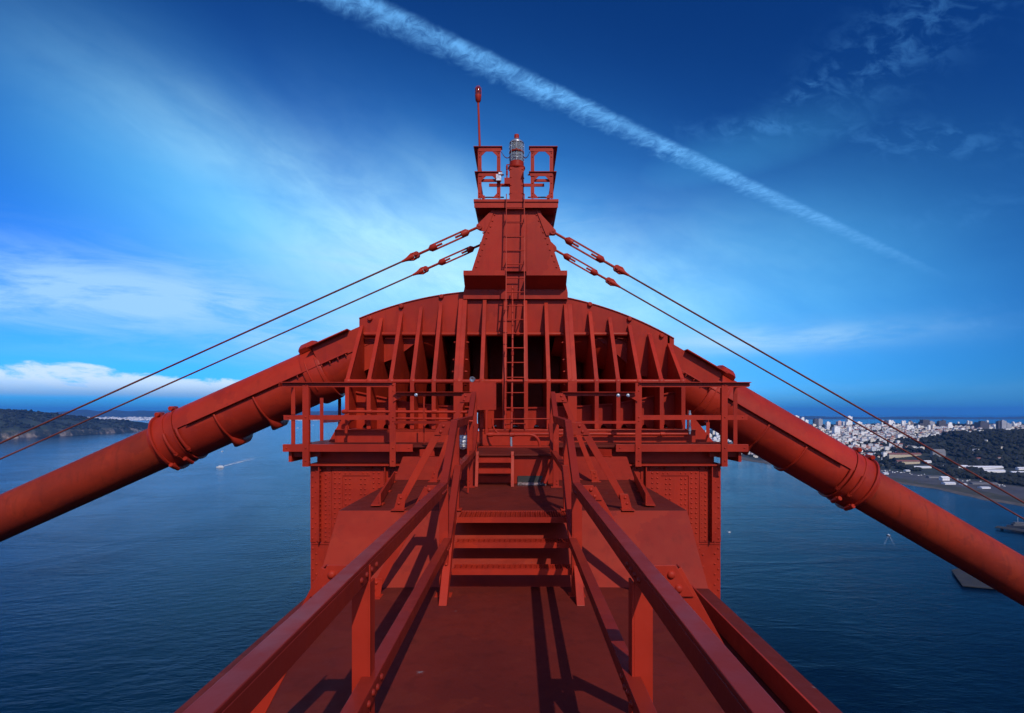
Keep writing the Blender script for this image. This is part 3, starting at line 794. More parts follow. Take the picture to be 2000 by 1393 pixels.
def cable_side(sx, lab_cable, lab_case):
    if sx < 0: s_end, s_col, s_band, s_sad = -170.0, s_of_px(350), s_of_px(632), s_of_px(706)
    else: s_end, s_col, s_band, s_sad = 120.0, s_of_px(1656), s_of_px(1384), s_of_px(1310)
    cab = MB()
    ss = lin(s_col - sx*0.9, s_end, 60)
    shell(cab, ss, 0.46, 0, 2*math.pi, 40, 0.46)
    o = cab.build('main_cable', CABLEP, None)
    tag(o, lab_cable, 'cable', 'main cable sweeping down on both sides of the tower')
    c0 = cable_pt(s_col)[0]
    root = thing('cable_casing', lab_case, 'cable casing', c0, 'casings round the main cable beside the saddle')
    se = s_col - sx*0.30                # casing end at the collar
    dr = 1 if sx > 0 else -1            # towards the collar
    # lower half shell runs into the saddle; upper half overlaps it
    s_in = -sx*-1.9 if False else (sx*1.2)
    m = MB(); ss = lin(s_in, se, 48); shell(m, ss, 0.55, R(-172), R(12), 26); m.build('lower_shell', PAINT, root)
    m = MB(); ss = lin(s_in, se, 48); shell(m, ss, 0.585, R(9), R(171), 26, 0.03); m.build('upper_shell', PAINT, root)
    # seam flange with bolts
    m = MB(); sa, sb = s_sad - sx*-0.1, se - sx*0.28
    for i in range(40):
        q0 = sa + (sb-sa)*i/40; q1 = sa + (sb-sa)*(i+1)/40
        for r0, r1, a0, a1 in ((0.56, 0.632, R(8.6), R(6.8)),):
            vs = [off(q0, a0, r0), off(q0, a0, r1), off(q1, a0, r1), off(q1, a0, r0), off(q0, a1, r0), off(q0, a1, r1), off(q1, a1, r1), off(q1, a1, r0)]
            m._add(vs, [(0,1,2,3), (4,7,6,5), (1,5,6,2)] + ([(0,4,5,1)] if i == 0 else []) + ([(3,2,6,7)] if i == 39 else []))
        p, t = cable_pt((q0+q1)/2); N = Vector((-t.z, 0, t.x))
        if i % 2 == 0 and i < 13: m.lathe(off((q0+q1)/2, R(6.4), 0.605), -N, [(0, .016), (.03, .016), (.031, .009), (.05, .009)], 6)
    m.build('seam_flange', PAINT, root)
    # half-ring stiffeners with a deep lug underneath
    for px in ((447, 520) if sx < 0 else (1478, 1548)):
        s0 = s_of_px(px) + 0.0; m = MB()
        n = 30
        for i in range(n):
            aa = R(6) + (R(-150)-R(6))*i/n; ab = R(6) + (R(-150)-R(6))*(i+1)/n
            lug = 1.0 if sx < 0 or px == 1478 else 0.12
            def ro(a): return 0.585 + lug*0.085*max(0.0, min(1.0, (-a-R(52))/R(30)))
            def wd(a): return 0.018 + lug*0.10*max(0.0, min(1.0, (-a-R(60))/R(24)))
            vs = []
            for a in (aa, ab):
                for ds, r in ((-1, 0.545), (-1, ro(a)), (1, ro(a)), (1, 0.545)): vs.append(off(s0 + ds*wd(a), a, r))
            m._add(vs, [(0,1,5,4), (1,2,6,5), (2,3,7,6)] + ([(0,3,2,1)] if i == 0 else []) + ([(4,5,6,7)] if i == n-1 else []), True)
        m.build('ring_rib', PAINT, root)
    # end collar: clamp band with two flanges, lugs and tangential bolts
    m = MB()
    c1 = se + sx*0.02
    prof = [(0.0, .555), (0.001, .592), (.035, .592), (.036, .575), (.20, .575), (.201, .59), (.24, .59), (.241, .575), (.45, .575), (.451, .625), (.49, .625), (.491, .55), (.53, .50), (.66, .462)]
    for run in smooth_runs(prof): shell(m, [c1 + sx*t for t, _ in run], 0.6, 0, 2*math.pi, 56, 0.004, [r for _, r in run])
    coll = m.build('collar', PAINT, root)
    p, t = cable_pt(c1 + sx*0.25); N = Vector((-t.z, 0, t.x)); t2 = t*sx
    for ang in (R(88), R(-62)):
        for ds in (0.12, 0.44):
            m = MB(); cpt = off(c1 + sx*ds, ang, 0.635)
            tang = (Vector((0, -1, 0))*(-math.sin(ang)) + N*math.cos(ang))
            m.lathe(cpt - tang*0.12, tang, [(0, .042), (.01, .05), (.23, .05), (.24, .042)], 10)
            m.bar(off(c1 + sx*ds, ang, 0.56), off(c1 + sx*ds, ang, 0.665), 0.08, 0.09, t)
            m.build('lug', PAINT, coll)
    for ds in (-0.08, 0.20):
        m = MB(); pts = [off(c1 + sx*ds, R(8) + (R(-34)-R(8))*i/6, 0.61) for i in range(7)]
        m.tube(pts, 0.036, 9)
        e = off(c1 + sx*ds, R(-36), 0.61); d = (pts[-1]-pts[-2]).normalized()
        m.lathe(e, d, [(-.01, .046), (.035, .046), (.036, .024), (.075, .024)], 8)
        m.build('clamp_bolt', PAINT, coll)
    # band next to the saddle
    m = MB()
    prof = [(-.22, .56), (-.215, .605), (-.18, .618), (.15, .618), (.185, .605), (.19, .56)]
    for run in smooth_runs(prof): shell(m, [s_band + t for t, _ in run], 0.64, 0, 2*math.pi, 48, 0.004, [r for _, r in run])
    # rounded ear on top, flanges at the seam
    eb = []
    for i in range(15):
        aa = R(60 + 60*i/14); eb.append(aa)
    prof2 = [(-.17, .60), (-.16, .71), (-.12, .735), (.10, .735), (.15, .71), (.16, .60)]
    shell(m, [s_band + t for t, _ in prof2], 0.7, R(50), R(130), 18, 0.1, [r for _, r in prof2])
    for ds in (-0.1, 0.12): m.tube([off(s_band + ds, R(25 - 60*i/8), 0.622) for i in range(9)], 0.014, 7)
    m.build('saddle_band', PAINT, root)
    # boxed hood between band and saddle; its side runs on behind the ribs
    m = MB()
    q = lin(s_sad - sx*0.95, s_band - sx*0.16, 14)
    up_, lo_ = [], []
    for s in q:
        p, t = cable_pt(s); N = Vector((-t.z, 0, t.x))
        up_.append(p + N*0.47); lo_.append(p + N*0.06)
    fy = CY - 0.575
    m.prism([(v.x, fy, v.z) for v in up_] + [(v.x, fy, v.z) for v in reversed(lo_)], (0, 0.02, 0))
    q = lin(s_sad - sx*2.2, s_sad - sx*0.96, 8); up_, lo_ = [], []
    q = lin(s_sad - sx*2.0, s_sad - sx*0.02, 10)
    for k, s in enumerate(q):
        p, t = cable_pt(s); N = Vector((-t.z, 0, t.x)); up_.append(p + N*0.05); lo_.append(p + N*(0.02 - 0.42*min(1, k/6.0)))
    fy2 = fy + 0.001
    m.prism([(v.x, fy2, v.z) for v in up_] + [(v.x, fy2, v.z) for v in reversed(lo_)], (0, 0.018, 0))
    q = lin(s_sad - sx*0.12, s_band - sx*0.10, 8)
    for k in range(8):
        a, _ = cable_pt(q[k]); b, t = cable_pt(q[k+1]); N = Vector((-t.z, 0, t.x))
        a = a + N*0.49; b = b + N*0.49
        m.bar((a.x, CY, a.z), (b.x, CY, b.z), 1.42, 0.02)
    m.build('hood', PAINT, root)
cable_side(-1, 'thick round red main cable running down over the bay towards the wooded headland', 'thick flanged red casing round the cable on the headland side of the saddle')
cable_side(1, 'thick round red main cable running down steeply in front of the city waterfront', 'thick flanged red casing round the cable on the city side of the saddle')

# ================================================================== BEACON MAST (tapered steel pylon on the saddle)
ms = thing('beacon_mast', 'tapered riveted red steel pylon on top of the saddle, carrying the beacon', 'mast', (XC, 12.1, 2.45))
FY = 11.35
def PP(px, py, Y=FY): return P(px, py, Y)
m = MB()
m.prism([PP(921, 530), PP(1096, 530), PP(1052, 402), PP(962, 402)], (0, 0.03, 0))
def edge_riv(a, b, n, r=0.021): m.rivets(PP(*a), PP(*b), n, FRONT, r)
edge_riv((930, 522), (966, 420), 10); edge_riv((1087, 522), (1048, 420), 10)
edge_riv((944, 455), (956, 424), 4); edge_riv((1070, 455), (1058, 424), 4)
edge_riv((975, 407), (1040, 407), 9, 0.016)
m.box(XX(986, FY)-0.012, XX(986, FY), FY-0.012, FY, ZZ(528, FY), ZZ(408, FY)); m.box(XX(1029, FY), XX(1029, FY)+0.012, FY-0.012, FY, ZZ(528, FY), ZZ(408, FY))
m.build('front_plate', PAINT, ms)
m = MB()
for a, b in (((921, 530), (962, 402)), ((1096, 530), (1052, 402))):
    A = PP(*a); B = PP(*b); s = 1 if a[0] > 1000 else -1
    m.prism([A + Vector((-s*.02, .031, 0)), B + Vector((-s*.02, .031, 0)), B + Vector((-s*.02, 1.48, 0)), A + Vector((-s*.02, 1.48, 0))], (s*0.018, 0, 0.004))
A = PP(923, 530) + Vector((0, 1.46, 0)); B = PP(1094, 530) + Vector((0, 1.46, 0)); C1 = PP(1050, 402) + Vector((0, 1.46, 0)); D1 = PP(964, 402) + Vector((0, 1.46, 0))
m.prism([A, B, C1, D1], (0, 0.03, 0))
m.build('shaft', PAINT, ms)
for sx in (-1, 1):
    m = MB()
    if sx < 0: poly = [(968, 404), (955, 416), (934, 437), (931, 444), (936, 450), (948, 453), (952, 446)]
    else: poly = [(1045, 404), (1058, 420), (1085, 449), (1087, 456), (1083, 460), (1067, 460), (1062, 448)]
    m.prism([PP(a, b, FY-0.024) for a, b in poly], (0, 0.022, 0))
    c = (936, 443) if sx < 0 else (1080, 453)
    m.lathe(PP(c[0], c[1], FY-0.024), FRONT, [(0, .045), (.012, .045), (.013, .034), (.06, .03), (.065, .018)], 10)
    m.build('stay_gusset', PAINT, ms)
    # rear gusset for the second stay
    m = MB(); c = P(946, 476, 12.62) if sx < 0 else P(1078, 484, 12.62)
    m.prism([c + Vector((0, 0, .12)), c + Vector((sx*.10, 0, .02)), c + Vector((sx*.10, 0, -.05)), c + Vector((-sx*.12, 0, -.12)), c + Vector((-sx*.12, 0, .2))], (0, 0.03, 0))
    m.build('stay_gusset', PAINT, ms)
# top platform and brackets
TY = 11.22
m = MB()
m.box(XX(925, TY), XX(1091, TY), TY, 13.0, ZZ(394, TY), ZZ(389, TY))
m.box(XX(926, TY), XX(1090, TY), TY+0.02, TY+0.035, ZZ(405, TY), ZZ(394.2, TY))
m.rivets(P(965, 391, TY)+Vector((0,0,-.10)), P(1050, 391, TY)+Vector((0,0,-.10)), 0, FRONT, 0.015)
m.build('top_platform', PAINT, ms)
m = MB()
for yy in (12.0, 12.7):
    m.prism([P(927, 396, yy), P(1089, 396, yy), P(1081, 432, yy), P(1048, 470, yy), P(968, 470, yy), P(935, 432, yy)], (0, 0.025, 0))
m.build('bracket', PAINT, ms)
for sx in (-1, 1):
    m = MB()
    xa, xb = (XX(905, 11.02), XX(988, 11.02)) if sx < 0 else (XX(1028, 11.02), XX(1108, 11.02))
    z0, z1 = ZZ(538, 11.02), ZZ(528.5, 11.02)
    m.box(xa, xb, 11.02, 11.035, z0, z1); m.box(xa, xb, 11.0352, 11.6, z1-0.012, z1)
    xo = xa if sx < 0 else xb
    m.box(xo, xo - sx*0.012, 11.0352, 11.6, z0, z1-0.013)
    m.prism([(xo - sx*0.08, 11.06, z1-0.02), (xo - sx*0.08, 11.44, z1-0.02), (xo - sx*0.08, 11.44, z1-0.36)], (-sx*0.02, 0, 0))
    m.prism([(xa, 11.04, z0+.002), (xa, 11.352, z0-0.20), (xa, 11.352, z0-0.16), (xa, 11.06, z0+.03)], (xb-xa, 0, 0))
    m.build('ledge', PAINT, ms)
m = MB()
m.prism([P(912, 540, 11.36), P(1103, 540, 11.36), P(1109, 572, 11.36), P(1109, 584, 11.36), P(905, 584, 11.36), P(905, 572, 11.36)], (0, 0.07, 0))
m.rivets(P(925, 566, 11.36), P(1095, 566, 11.36), 12, FRONT, 0.018)
m.box(XX(912, 11.4), XX(1103, 11.4), 11.45, 12.8, 2.35, ZZ(530, FY))
m.build('base_box', PAINT, ms)
# beacon post
m = MB(); PYb = 11.95
xa, xb = XX(995, PYb), XX(1023, PYb); z0, z1 = ZZ(389, TY)+.003, ZZ(326, PYb)
m.box(xa, xb, PYb, PYb+0.30, z0, z1)
m.rivets((xa+.03, PYb, z0+.06), (xa+.03, PYb, z1-.05), 6, FRONT, 0.018); m.rivets((xb-.03, PYb, z0+.06), (xb-.03, PYb, z1-.05), 6, FRONT, 0.018)
for k in range(6):
    z = z0 + .06 + (z1-z0-.11)*k/5
    m.rivet((xa, PYb+.06, z), (-1, 0, 0), 0.02); m.rivet((xb, PYb+.06, z), (1, 0, 0), 0.02)
m.lathe(((xa+xb)/2, PYb+0.15, z1), (0, 0, 1), [(0, .17), (.02, .185), (.045, .185), (.05, .16)], 20)
m.box((xa+xb)/2-.6, (xa+xb)/2+.6, PYb+0.28, PYb+0.305, ZZ(354, PYb), ZZ(348, PYb))
m.build('beacon_post', PAINT, ms, 0.003)

# beacon lantern
bc = Vector(((xa+xb)/2, PYb+0.15, z1+0.05))
be = thing('beacon_lantern', 'clear ribbed glass aircraft beacon lantern with red cap on the mast post', 'beacon', bc)
m = MB(); m.lathe(bc, (0,0,1), [(0, .155), (.10, .155), (.10, .148)], 24); m.build('base_ring', PAINT, be)
for z0_, z1_ in ((.105, .29), (.34, .50)):
    m = MB(); h = z1_-z0_
    m.lathe(bc, (0,0,1), [(z0_, .14), (z0_+h*.25, .152), (z0_+h*.5, .155), (z0_+h*.75, .152), (z1_, .14)], 28); m.build('lens', GLASS, be)
m = MB(); m.lathe(bc, (0,0,1), [(.106, .05), (.16, .06), (.20, .035), (.40, .035), (.46, .06), (.499, .05)], 12); m.build('lamp_core', BRASS, be)
m = MB(); m.lathe(bc, (0,0,1), [(.291, .145), (.30, .158), (.33, .158), (.339, .145)], 24)
m.lathe(bc + Vector((0,-.155,.315)), FRONT, [(0, .025), (.03, .022)], 8)
m.build('middle_band', RAILP, be)
m = MB(); m.lathe(bc, (0,0,1), [(.501, .142), (.51, .155), (.53, .155), (.56, .12), (.60, .065), (.61, .06)], 24)
for k in range(8):
    a = 2*math.pi*k/8; d = Vector((math.cos(a), math.sin(a), 0))*.16; m.tube([bc + d + Vector((0,0,.1)), bc + d + Vector((0,0,.51))], .004, 5)
for zz in (.16, .22): m.tube([bc + Vector((math.cos(2*math.pi*k/24)*.16, math.sin(2*math.pi*k/24)*.16, zz)) for k in range(24)], .004, 5, False, True)
m.build('guard_cage', GALV, be)
m = MB(); m.lathe(bc, (0,0,1), [(.605, .052), (.70, .052), (.702, .045)], 16); m.build('cap', PAINT, be)

# guard frames on either side of the beacon
def guard(sx, label):
    Yf = 11.5
    root = thing('guard_frame', label, 'guard frame', P(1007 + sx*58, 388, Yf), 'open guard frames beside the beacon')
    def X(o): return XX(1007 + sx*o, Yf)
    def Z(py): return ZZ(py, Yf)
    w = 0.075
    for o in (33, 70):
        m = MB()
        m.box(X(o), X(o)+0.012, Yf+0.001, Yf+0.07, Z(388), Z(290)); m.box(X(o)-w/2, X(o)+w/2, Yf-.011, Yf, Z(388), Z(290))
        for py in (300, 307, 358, 378, 384): m.rivet((X(o), Yf-.011, Z(py)), FRONT, .015)
        m.build('post', PAINT, root)
        m = MB(); m.box(X(o)-.03, X(o)+.03, Yf+1.2, Yf+1.212, ZZ(388, TY)+.003, Z(337)-.005 if o > 50 else Z(290)); m.build('post', PAINT, root) if o > 50 else None
    for (pt, pb) in ((288, 297), (337, 345)):
        m = MB(); xi, xo = X(26), X(82 if pt < 300 else 80); zt = Z(pt)
        m.box(xi, xo, Yf-0.05, Yf+0.11, zt-.004, zt+.006)
        m.box(xo, xo - sx*0.10, Yf+0.1101, Yf+1.30, zt-.004, zt+.006)
        m.box(xi, xo, Yf+1.3001, Yf+1.36, zt-.004, zt+.006)
        m.box(X(28), X(72), Yf-.024, Yf-.012, Z(pb), zt-.005)
        m.box(xo - sx*0.085, xo - sx*0.10, Yf+0.112, Yf+1.30, zt-.07, zt-.005)
        g = 0.09
        for o, s in ((33, 1), (70, -1)):
            x = X(o) + s*sx*w/2; zz = Z(pb)
            m.prism([(x, Yf-.020, zz), (x + s*sx*g, Yf-.020, zz), (x, Yf-.020, zz-g)], (0, 0.008, 0))
        m.build('shelf_beam', PAINT, root)
    m = MB()
    m.box(X(33), X(70), Yf+.02, Yf+.05, Z(354), Z(349)); m.build('cross_rail', PAINT, root)
    for o, s in ((33, 1), (70, -1)):
        x = X(o) + s*sx*w/2; g = 0.10; m = MB()
        m.prism([(x, Yf-.020, Z(388)), (x + s*sx*g*.9, Yf-.020, Z(388)), (x, Yf-.020, Z(388)+g)], (0, 0.008, 0))
        m.build('corner_gusset', PAINT, root)
    return root
guard(-1, 'red steel guard frame beside the beacon with a tall light pole standing on it')
guard(1, 'red steel guard frame beside the beacon without any light pole')
# chains between guard frames and beacon
for sx, lb in ((-1, 'short chain slung from the light-pole guard frame to the beacon'), (1, 'short chain slung from the plain guard frame to the beacon')):
    m = MB(); a = P(1007 + sx*27, 298, 11.6); b = bc + Vector((sx*.15, -.02, .22))
    for i in range(11):
        t = i/10; p = a.lerp(b, t) - Vector((0, 0, 0.06*4*t*(1-t)))
        ax = Vector((0, 1, 0)) if i % 2 else Vector((0, 0, 1)); d = (b-a).normalized()
        m.tube([p + d*(.020*math.cos(2*math.pi*k/8)) + ax*(.011*math.sin(2*math.pi*k/8)) for k in range(8)], .0045, 5, False, True)
    tag(m.build('chain', RAILP, None), lb, 'chain')
# obstruction light
oc = P(937, 288, 12.3)
ob = thing('obstruction_light', 'red caged warning light on a thin tall pole above the guard frame', 'warning light', oc)
lt = P(934, 199, 12.3)
m = MB(); m.tube([oc, lt], [.026, .022], 8); m.build('pole', PAINT, ob)
m = MB(); m.lathe(lt, (0,0,1), [(-.02, .025), (.02, .06), (.12, .07), (.14, .07)], 14); m.build('housing', PAINT, ob)
m = MB(); m.lathe(lt, (0,0,1), [(.141, .05), (.18, .056), (.27, .056), (.31, .04), (.33, .01)], 14); m.build('lens', LENSR, ob)
m = MB()
for k in range(6):
    a = 2*math.pi*k/6; d = Vector((math.cos(a), math.sin(a), 0))
    m.tube([lt + d*.066 + Vector((0,0,.14)), lt + d*.066 + Vector((0,0,.30)), lt + d*.02 + Vector((0,0,.35))], .005, 5)
for zz in (.2, .27): m.tube([lt + Vector((math.cos(2*math.pi*k/16)*.066, math.sin(2*math.pi*k/16)*.066, zz)) for k in range(16)], .004, 5, False, True)
m.build('cage', PAINT, ob)

# conduit and fittings on the beacon post
m = MB(); m.tube([P(990, 352, 11.9), P(990, 330, 11.9), P(990, 322, 11.9), P(997, 322, 11.9)], .014, 8)
m.box(XX(985, 11.85), XX(996, 11.85), 11.85, 11.95, ZZ(359, 11.85), ZZ(347, 11.85))
for py in (328, 338): m.lathe(P(990, py, 11.9), (0,0,1), [(-.04, .022), (.04, .022)], 8)
tag(m.build('conduit', PAINT, None), 'thin red conduit with junction elbow beside the beacon post', 'conduit')
m = MB(); m.box(XX(969, 11.4), XX(979, 11.4), 11.38, 11.46, ZZ(353, 11.4), ZZ(341, 11.4)); m.box(XX(974, 11.4), XX(981, 11.4), 11.36, 11.47, ZZ(342, 11.4), ZZ(338, 11.4))
tag(m.build('conduit_box', GALV, None), 'small bare metal junction fitting on the guard frame crossbar', 'junction box')

# ================================================================== WIRE STAYS
def stay(name_label, a_px, b_px, Y, d_px):
    a = P(a_px[0], a_px[1], Y); b = P(b_px[0], b_px[1], Y)
    e = (b-a).normalized(); u = Vector((-e.z, 0, e.x)) if e.x > 0 else Vector((e.z, 0, -e.x))
    sc = Y/F/abs(e.x)
    d0, d1, d2, d3 = [k*sc for k in d_px]     # body start, body end, shackle, rope start
    root = thing('wire_stay', name_label, 'wire stay', a, 'wire stays running down from the mast')
    m = MB(); far = a + e*120.0
    m.tube([a + e*d3, a + e*40, far], .018, 7); m.build('rope', ROPEP, root)
    m = MB()
    m.lathe(a - Vector((0, .03, 0)), (0, 1, 0), [(0, .06), (.06, .06)], 12); m.tube([a, a + e*d0], .026, 8)
    m.build('eye_rod', PAINT, root)
    m = MB(); m.tube([a + e*d1, a + e*(d2-.05)], .026, 8)
    m.build('tie_rod', PAINT, root)
    m = MB()
    for s in (-1, 1): m.bar(a + e*(d0-.02) + u*.055*s, a + e*(d1+.02) + u*.055*s, .035, .028, u)
    for c0, c1_ in ((d0-.07, d0+.10), (d1-.10, d1+.07)):
        A, B = a + e*c0, a + e*c1_
        m.lathe(A, e, [(0, .03), (.05, .068), (.16, .068), (.17, .06)] if c0 < d0 and c0 < (d0+d1)/2 else [(0, .06), (.01, .068), (.12, .068), (.17, .03)], 10)
    m.tube([a + e*d0, a + e*(d0 + .32*(d1-d0))], .022, 6); m.tube([a + e*(d1 - .30*(d1-d0)), a + e*d1], .022, 6)
    m.build('turnbuckle', PAINT, root)
    m = MB(); c = a + e*d2
    m.lathe(c - Vector((0, .05, 0)), (0, 1, 0), [(0, .062), (.10, .062)], 12)
    m.lathe(c + e*.0 - Vector((0, .08, 0)), (0, 1, 0), [(0, .03), (.16, .03)], 8)
    for s in (-1, 1): m.tube([c + u*.05*s, c + e*.10 + u*.062*s, c + e*(d3-d2-.02) + u*.02*s], .022, 6)
    m.lathe(a + e*(d3-.10), e, [(-.06, .045), (.02, .055), (.14, .028), (.20, .022)], 10)
    m.build('shackle', PAINT, root)
FYs = FY - 0.05
stay('upper wire stay with turnbuckle on the mast face, sloping down over the headland', (936, 443), (0, 866), FYs, (26, 92, 122, 142))
stay('lower wire stay behind the mast, sloping down over the headland', (944, 476), (0, 897), 12.62, (24, 82, 112, 130))
stay('upper wire stay with turnbuckle on the mast face, sloping down across the city skyline', (1080, 453), (2000, 982), FYs, (30, 94, 124, 140))
stay('lower wire stay behind the mast, sloping down across the city', (1082, 487), (2000, 1014), 12.62, (24, 80, 106, 122))

# ================================================================== LADDER
lad = thing('ladder', 'tall narrow red rung ladder climbing the saddle and mast face', 'ladder', P(1007, 838, 10.28))
def lad_pt(t, s):
    Y = 10.26 + 0.0*t; z = -0.30 + t
    K = ((-.3, 10.28), (.6, 10.34), (2.3, 10.92), (2.75, 11.0), (3.4, 11.10), (4.6, 11.17))
    for (za, ya), (zb_, yb_) in zip(K[:-1], K[1:]):
        if z >= za: Y = ya + (yb_-ya)*min(1, (z-za)/(zb_-za))
    return Vector((XC + 0.0 + s*0.178, Y, z))
zt_l = ZZ(389, TY) + 0.30 + 0.02
for s in (-1, 1):
    m = MB(); A, B = lad_pt(0, s), lad_pt(zt_l + .05, s)
    n = 16; pts = [lad_pt((zt_l+.05)*i/n, s) for i in range(n+1)]
    for a, b in zip(pts[:-1], pts[1:]): m.bar(a, b, .016, .045, (0, -1, 0))
    m.build('side_rail', PAINT, lad)
z = .10
while z < zt_l:
    m = MB(); m.tube([lad_pt(z, -1), lad_pt(z, 1)], .0105, 8); m.build('rung', PAINT, lad); z += .282
m = MB()
for z in (.35, 1.5, 2.4, 3.35, 4.2):
    for s in (-1, 1):
        p = lad_pt(z, s); yb = {0: 10.45}.get(0) if z < 1 else (11.40 if z > 2.2 else 11.2)
        m.bar(p, (p.x, min(yb, p.y + .35), p.z), .010, .04)
m.build('standoff', PAINT, lad)

# ================================================================== BOXES, PIPES AND LAMPS
jb = thing('junction_box', 'square red steel junction box with bolted cover beside the ladder', 'junction box', P(949, 773, 10.1))
m = MB(); Yj = 10.0; xa, xb = XX(918, Yj), XX(968, Yj); z0, z1 = ZZ(800, Yj), ZZ(748, Yj)
m.box(xa, xb, Yj+.012, Yj+.26, z0, z1); m.build('box', PAINT, jb, .005)
m = MB(); m.box(xa-.01, xb+.01, Yj, Yj+.0115, z0-.01, z1+.01)
for i in range(7):
    t = i/6
    for zz in (z0+.012, z1-.012): m.rivet((xa + (xb-xa)*t, Yj, zz), FRONT, .008)
    for xx in (xa+.006, xb-.006): m.rivet((xx, Yj, z0 + (z1-z0)*t), FRONT, .008)
m.build('cover', PAINT, jb, .002)
m = MB(); m.tube([P(929, 745, Yj+.1), P(929, 742, Yj+.1), P(956, 742, Yj+.1), P(956, 745, Yj+.1)], .008, 6); m.build('handle', PAINT, jb)
fl = thing('flood_lamp', 'small bare metal flood lamp on top of the junction box', 'lamp', P(923, 748, 10.1))
m = MB(); c = P(923, 740, 10.08); m.lathe(c + Vector((.03, .1, 0)), (-.45, -1, -.1), [(0, .02), (.05, .042), (.09, .05), (.10, .05), (.101, .042), (.085, .01)], 16); m.build('reflector', GALV, fl)
m = MB(); m.tube([c + Vector((0, .06, -.04)), P(923, 747.5, 10.12)], .012, 6); m.build('stem', GALV, fl)

def pipe(pts, r, label, fit=(), material=PAINT, cat='pipe'):
    root_m = MB(); root_m.tube(pts, r, 10)
    for p, ax in fit: root_m.lathe(p, ax, [(-.045, r*1.15), (-.04, r*1.5), (.04, r*1.5), (.045, r*1.15)], 10)
    return tag(root_m.build('pipe', material, None), label, cat)
def curve(a, c, b, n=7):
    a, c, b = Vector(a), Vector(c), Vector(b)
    return [a*(1-t)**2 + c*(2*t*(1-t)) + b*t*t for t in [i/n for i in range(n+1)]]
Yc = 9.95
pipe([P(950, 800, Yc), P(950, 838, Yc), P(950, 848, Yc)], .028, 'upright red pipe dropping from the junction box', [(P(950, 843, Yc), (0,0,1))])
pipe([P(950, 849, Yc-.02), P(1030, 849, Yc-.02)] + curve(P(1032, 849, Yc-.02), P(1056, 849, Yc-.02), P(1055, 880, Yc-.02)), .028, 'red pipe bending down to the step, below the ladder foot', [(P(958, 849, Yc-.02), (1,0,0)), (P(1000, 849, Yc-.02), (1,0,0))])
pipe([P(999, 879, 9.9), P(998, 854, 9.9)], .022, 'short bare grey pipe standing on the centre step', [], GALV)
pipe([P(999, 838, 10.2), P(1001, 700, 10.6), P(1001, 560, 11.2)], .019, 'thin red conduit climbing behind the ladder rungs', [(P(1000, 800, 10.3), (0,0,1)), (P(1001, 690, 10.62), (0,0,1))], PAINT, 'conduit')
pipe([P(1040, 848, 10.2), P(1343, 848, 10.2)], .026, 'long red pipe along the saddle base on the city side', [(P(1294, 848, 10.2), (1,0,0)), (P(1105, 848, 10.2), (1,0,0))])
pipe([P(1347, 848, 10.18), P(1347, 838, 10.18), P(1347, 802, 10.18)], .02, 'bare grey upright pipe end at the saddle end on the city side', [(P(1347, 838, 10.18), (0,0,1)), (P(1347, 812, 10.18), (0,0,1))], GALV)
pipe([P(668, 804, 10.2), P(920, 805, 10.2)], .028, 'long red pipe across the ribs on the headland side', [(P(722, 804, 10.2), (1,0,0)), (P(849, 804, 10.2), (1,0,0)), (P(674, 804, 10.2), (1,0,0))])
pipe(curve(P(676, 846, 10.1), P(676, 817, 10.1), P(704, 817, 10.1)) + [P(880, 818, 10.1)], .02, 'thin red bent conduit low on the headland end of the saddle', [(P(676, 842, 10.1), (0,0,1))], PAINT, 'conduit')
pipe(curve(P(961, 818, 10.0), P(962, 845, 10.0), P(978, 848, 10.0)), .016, 'small curved red conduit beside the upright pipe', [], PAINT, 'conduit')
pipe([P(965, 819, 10.15), P(1082, 818, 10.15)], .012, 'thin red rod crossing behind the ladder foot', [], PAINT, 'rod')
pipe([P(828, 775, 9.6), P(828, 866, 9.6)], .013, 'thin upright red rod behind the gallery rail', [], PAINT, 'rod')
pipe(curve(P(932, 806, 9.8), P(930, 825, 9.8), P(934, 842, 9.8)), .016, 'short pale blue hose below the junction box', [], simple('pale_blue_hose', (0.25, 0.5, 0.75), .4), 'hose')

# caged bulkhead lamp hanging by the left handrail
lc = P(904, 826, 7.3)
cl = thing('caged_lamp', 'hanging caged glass lamp with red cap beside the handrail', 'lamp', lc)
m = MB(); m.lathe(lc, (0,0,-1), [(0, .03), (.01, .04), (.05, .045), (.10, .05), (.12, .065), (.155, .065)], 16); m.tube([lc + Vector((-.05, 0, .02)), lc + Vector((0, 0, .03)), lc + Vector((.13, 0.02, .02))], .014, 8); m.build('cap', PAINT, cl)
m = MB(); m.lathe(lc, (0,0,-1), [(.156, .048), (.20, .055), (.28, .05), (.315, .03), (.325, .005)], 18); m.build('glass_jar', JAR, cl)
m = MB()
for k in range(8):
    a = 2*math.pi*k/8; d = Vector((math.cos(a), math.sin(a), 0))
    m.tube([lc + d*.066 + Vector((0,0,-.155)), lc + d*.068 + Vector((0,0,-.27)), lc + d*.045 + Vector((0,0,-.325)), lc + d*.005 + Vector((0,0,-.345))], .006, 5)
for zz in (-.2, -.245, -.285): m.tube([lc + Vector((math.cos(2*math.pi*k/18)*.069, math.sin(2*math.pi*k/18)*.069, zz)) for k in range(18)], .0055, 5, False, True)
m.build('cage', GALV, cl)
# small bare fittings on the left rail
m = MB(); m.lathe(P(897, 911, 6.6), (.3, -1, 0), [(0, .02), (.03, .035), (.05, .03), (.055, .02)], 12)
m.box(XX(895, 6.6), XX(899, 6.6), 6.56, 6.6, ZZ(925, 6.6), ZZ(905, 6.6))
tag(m.build('switch', GALV, None), 'small bare metal switch on the inner handrail post', 'switch')

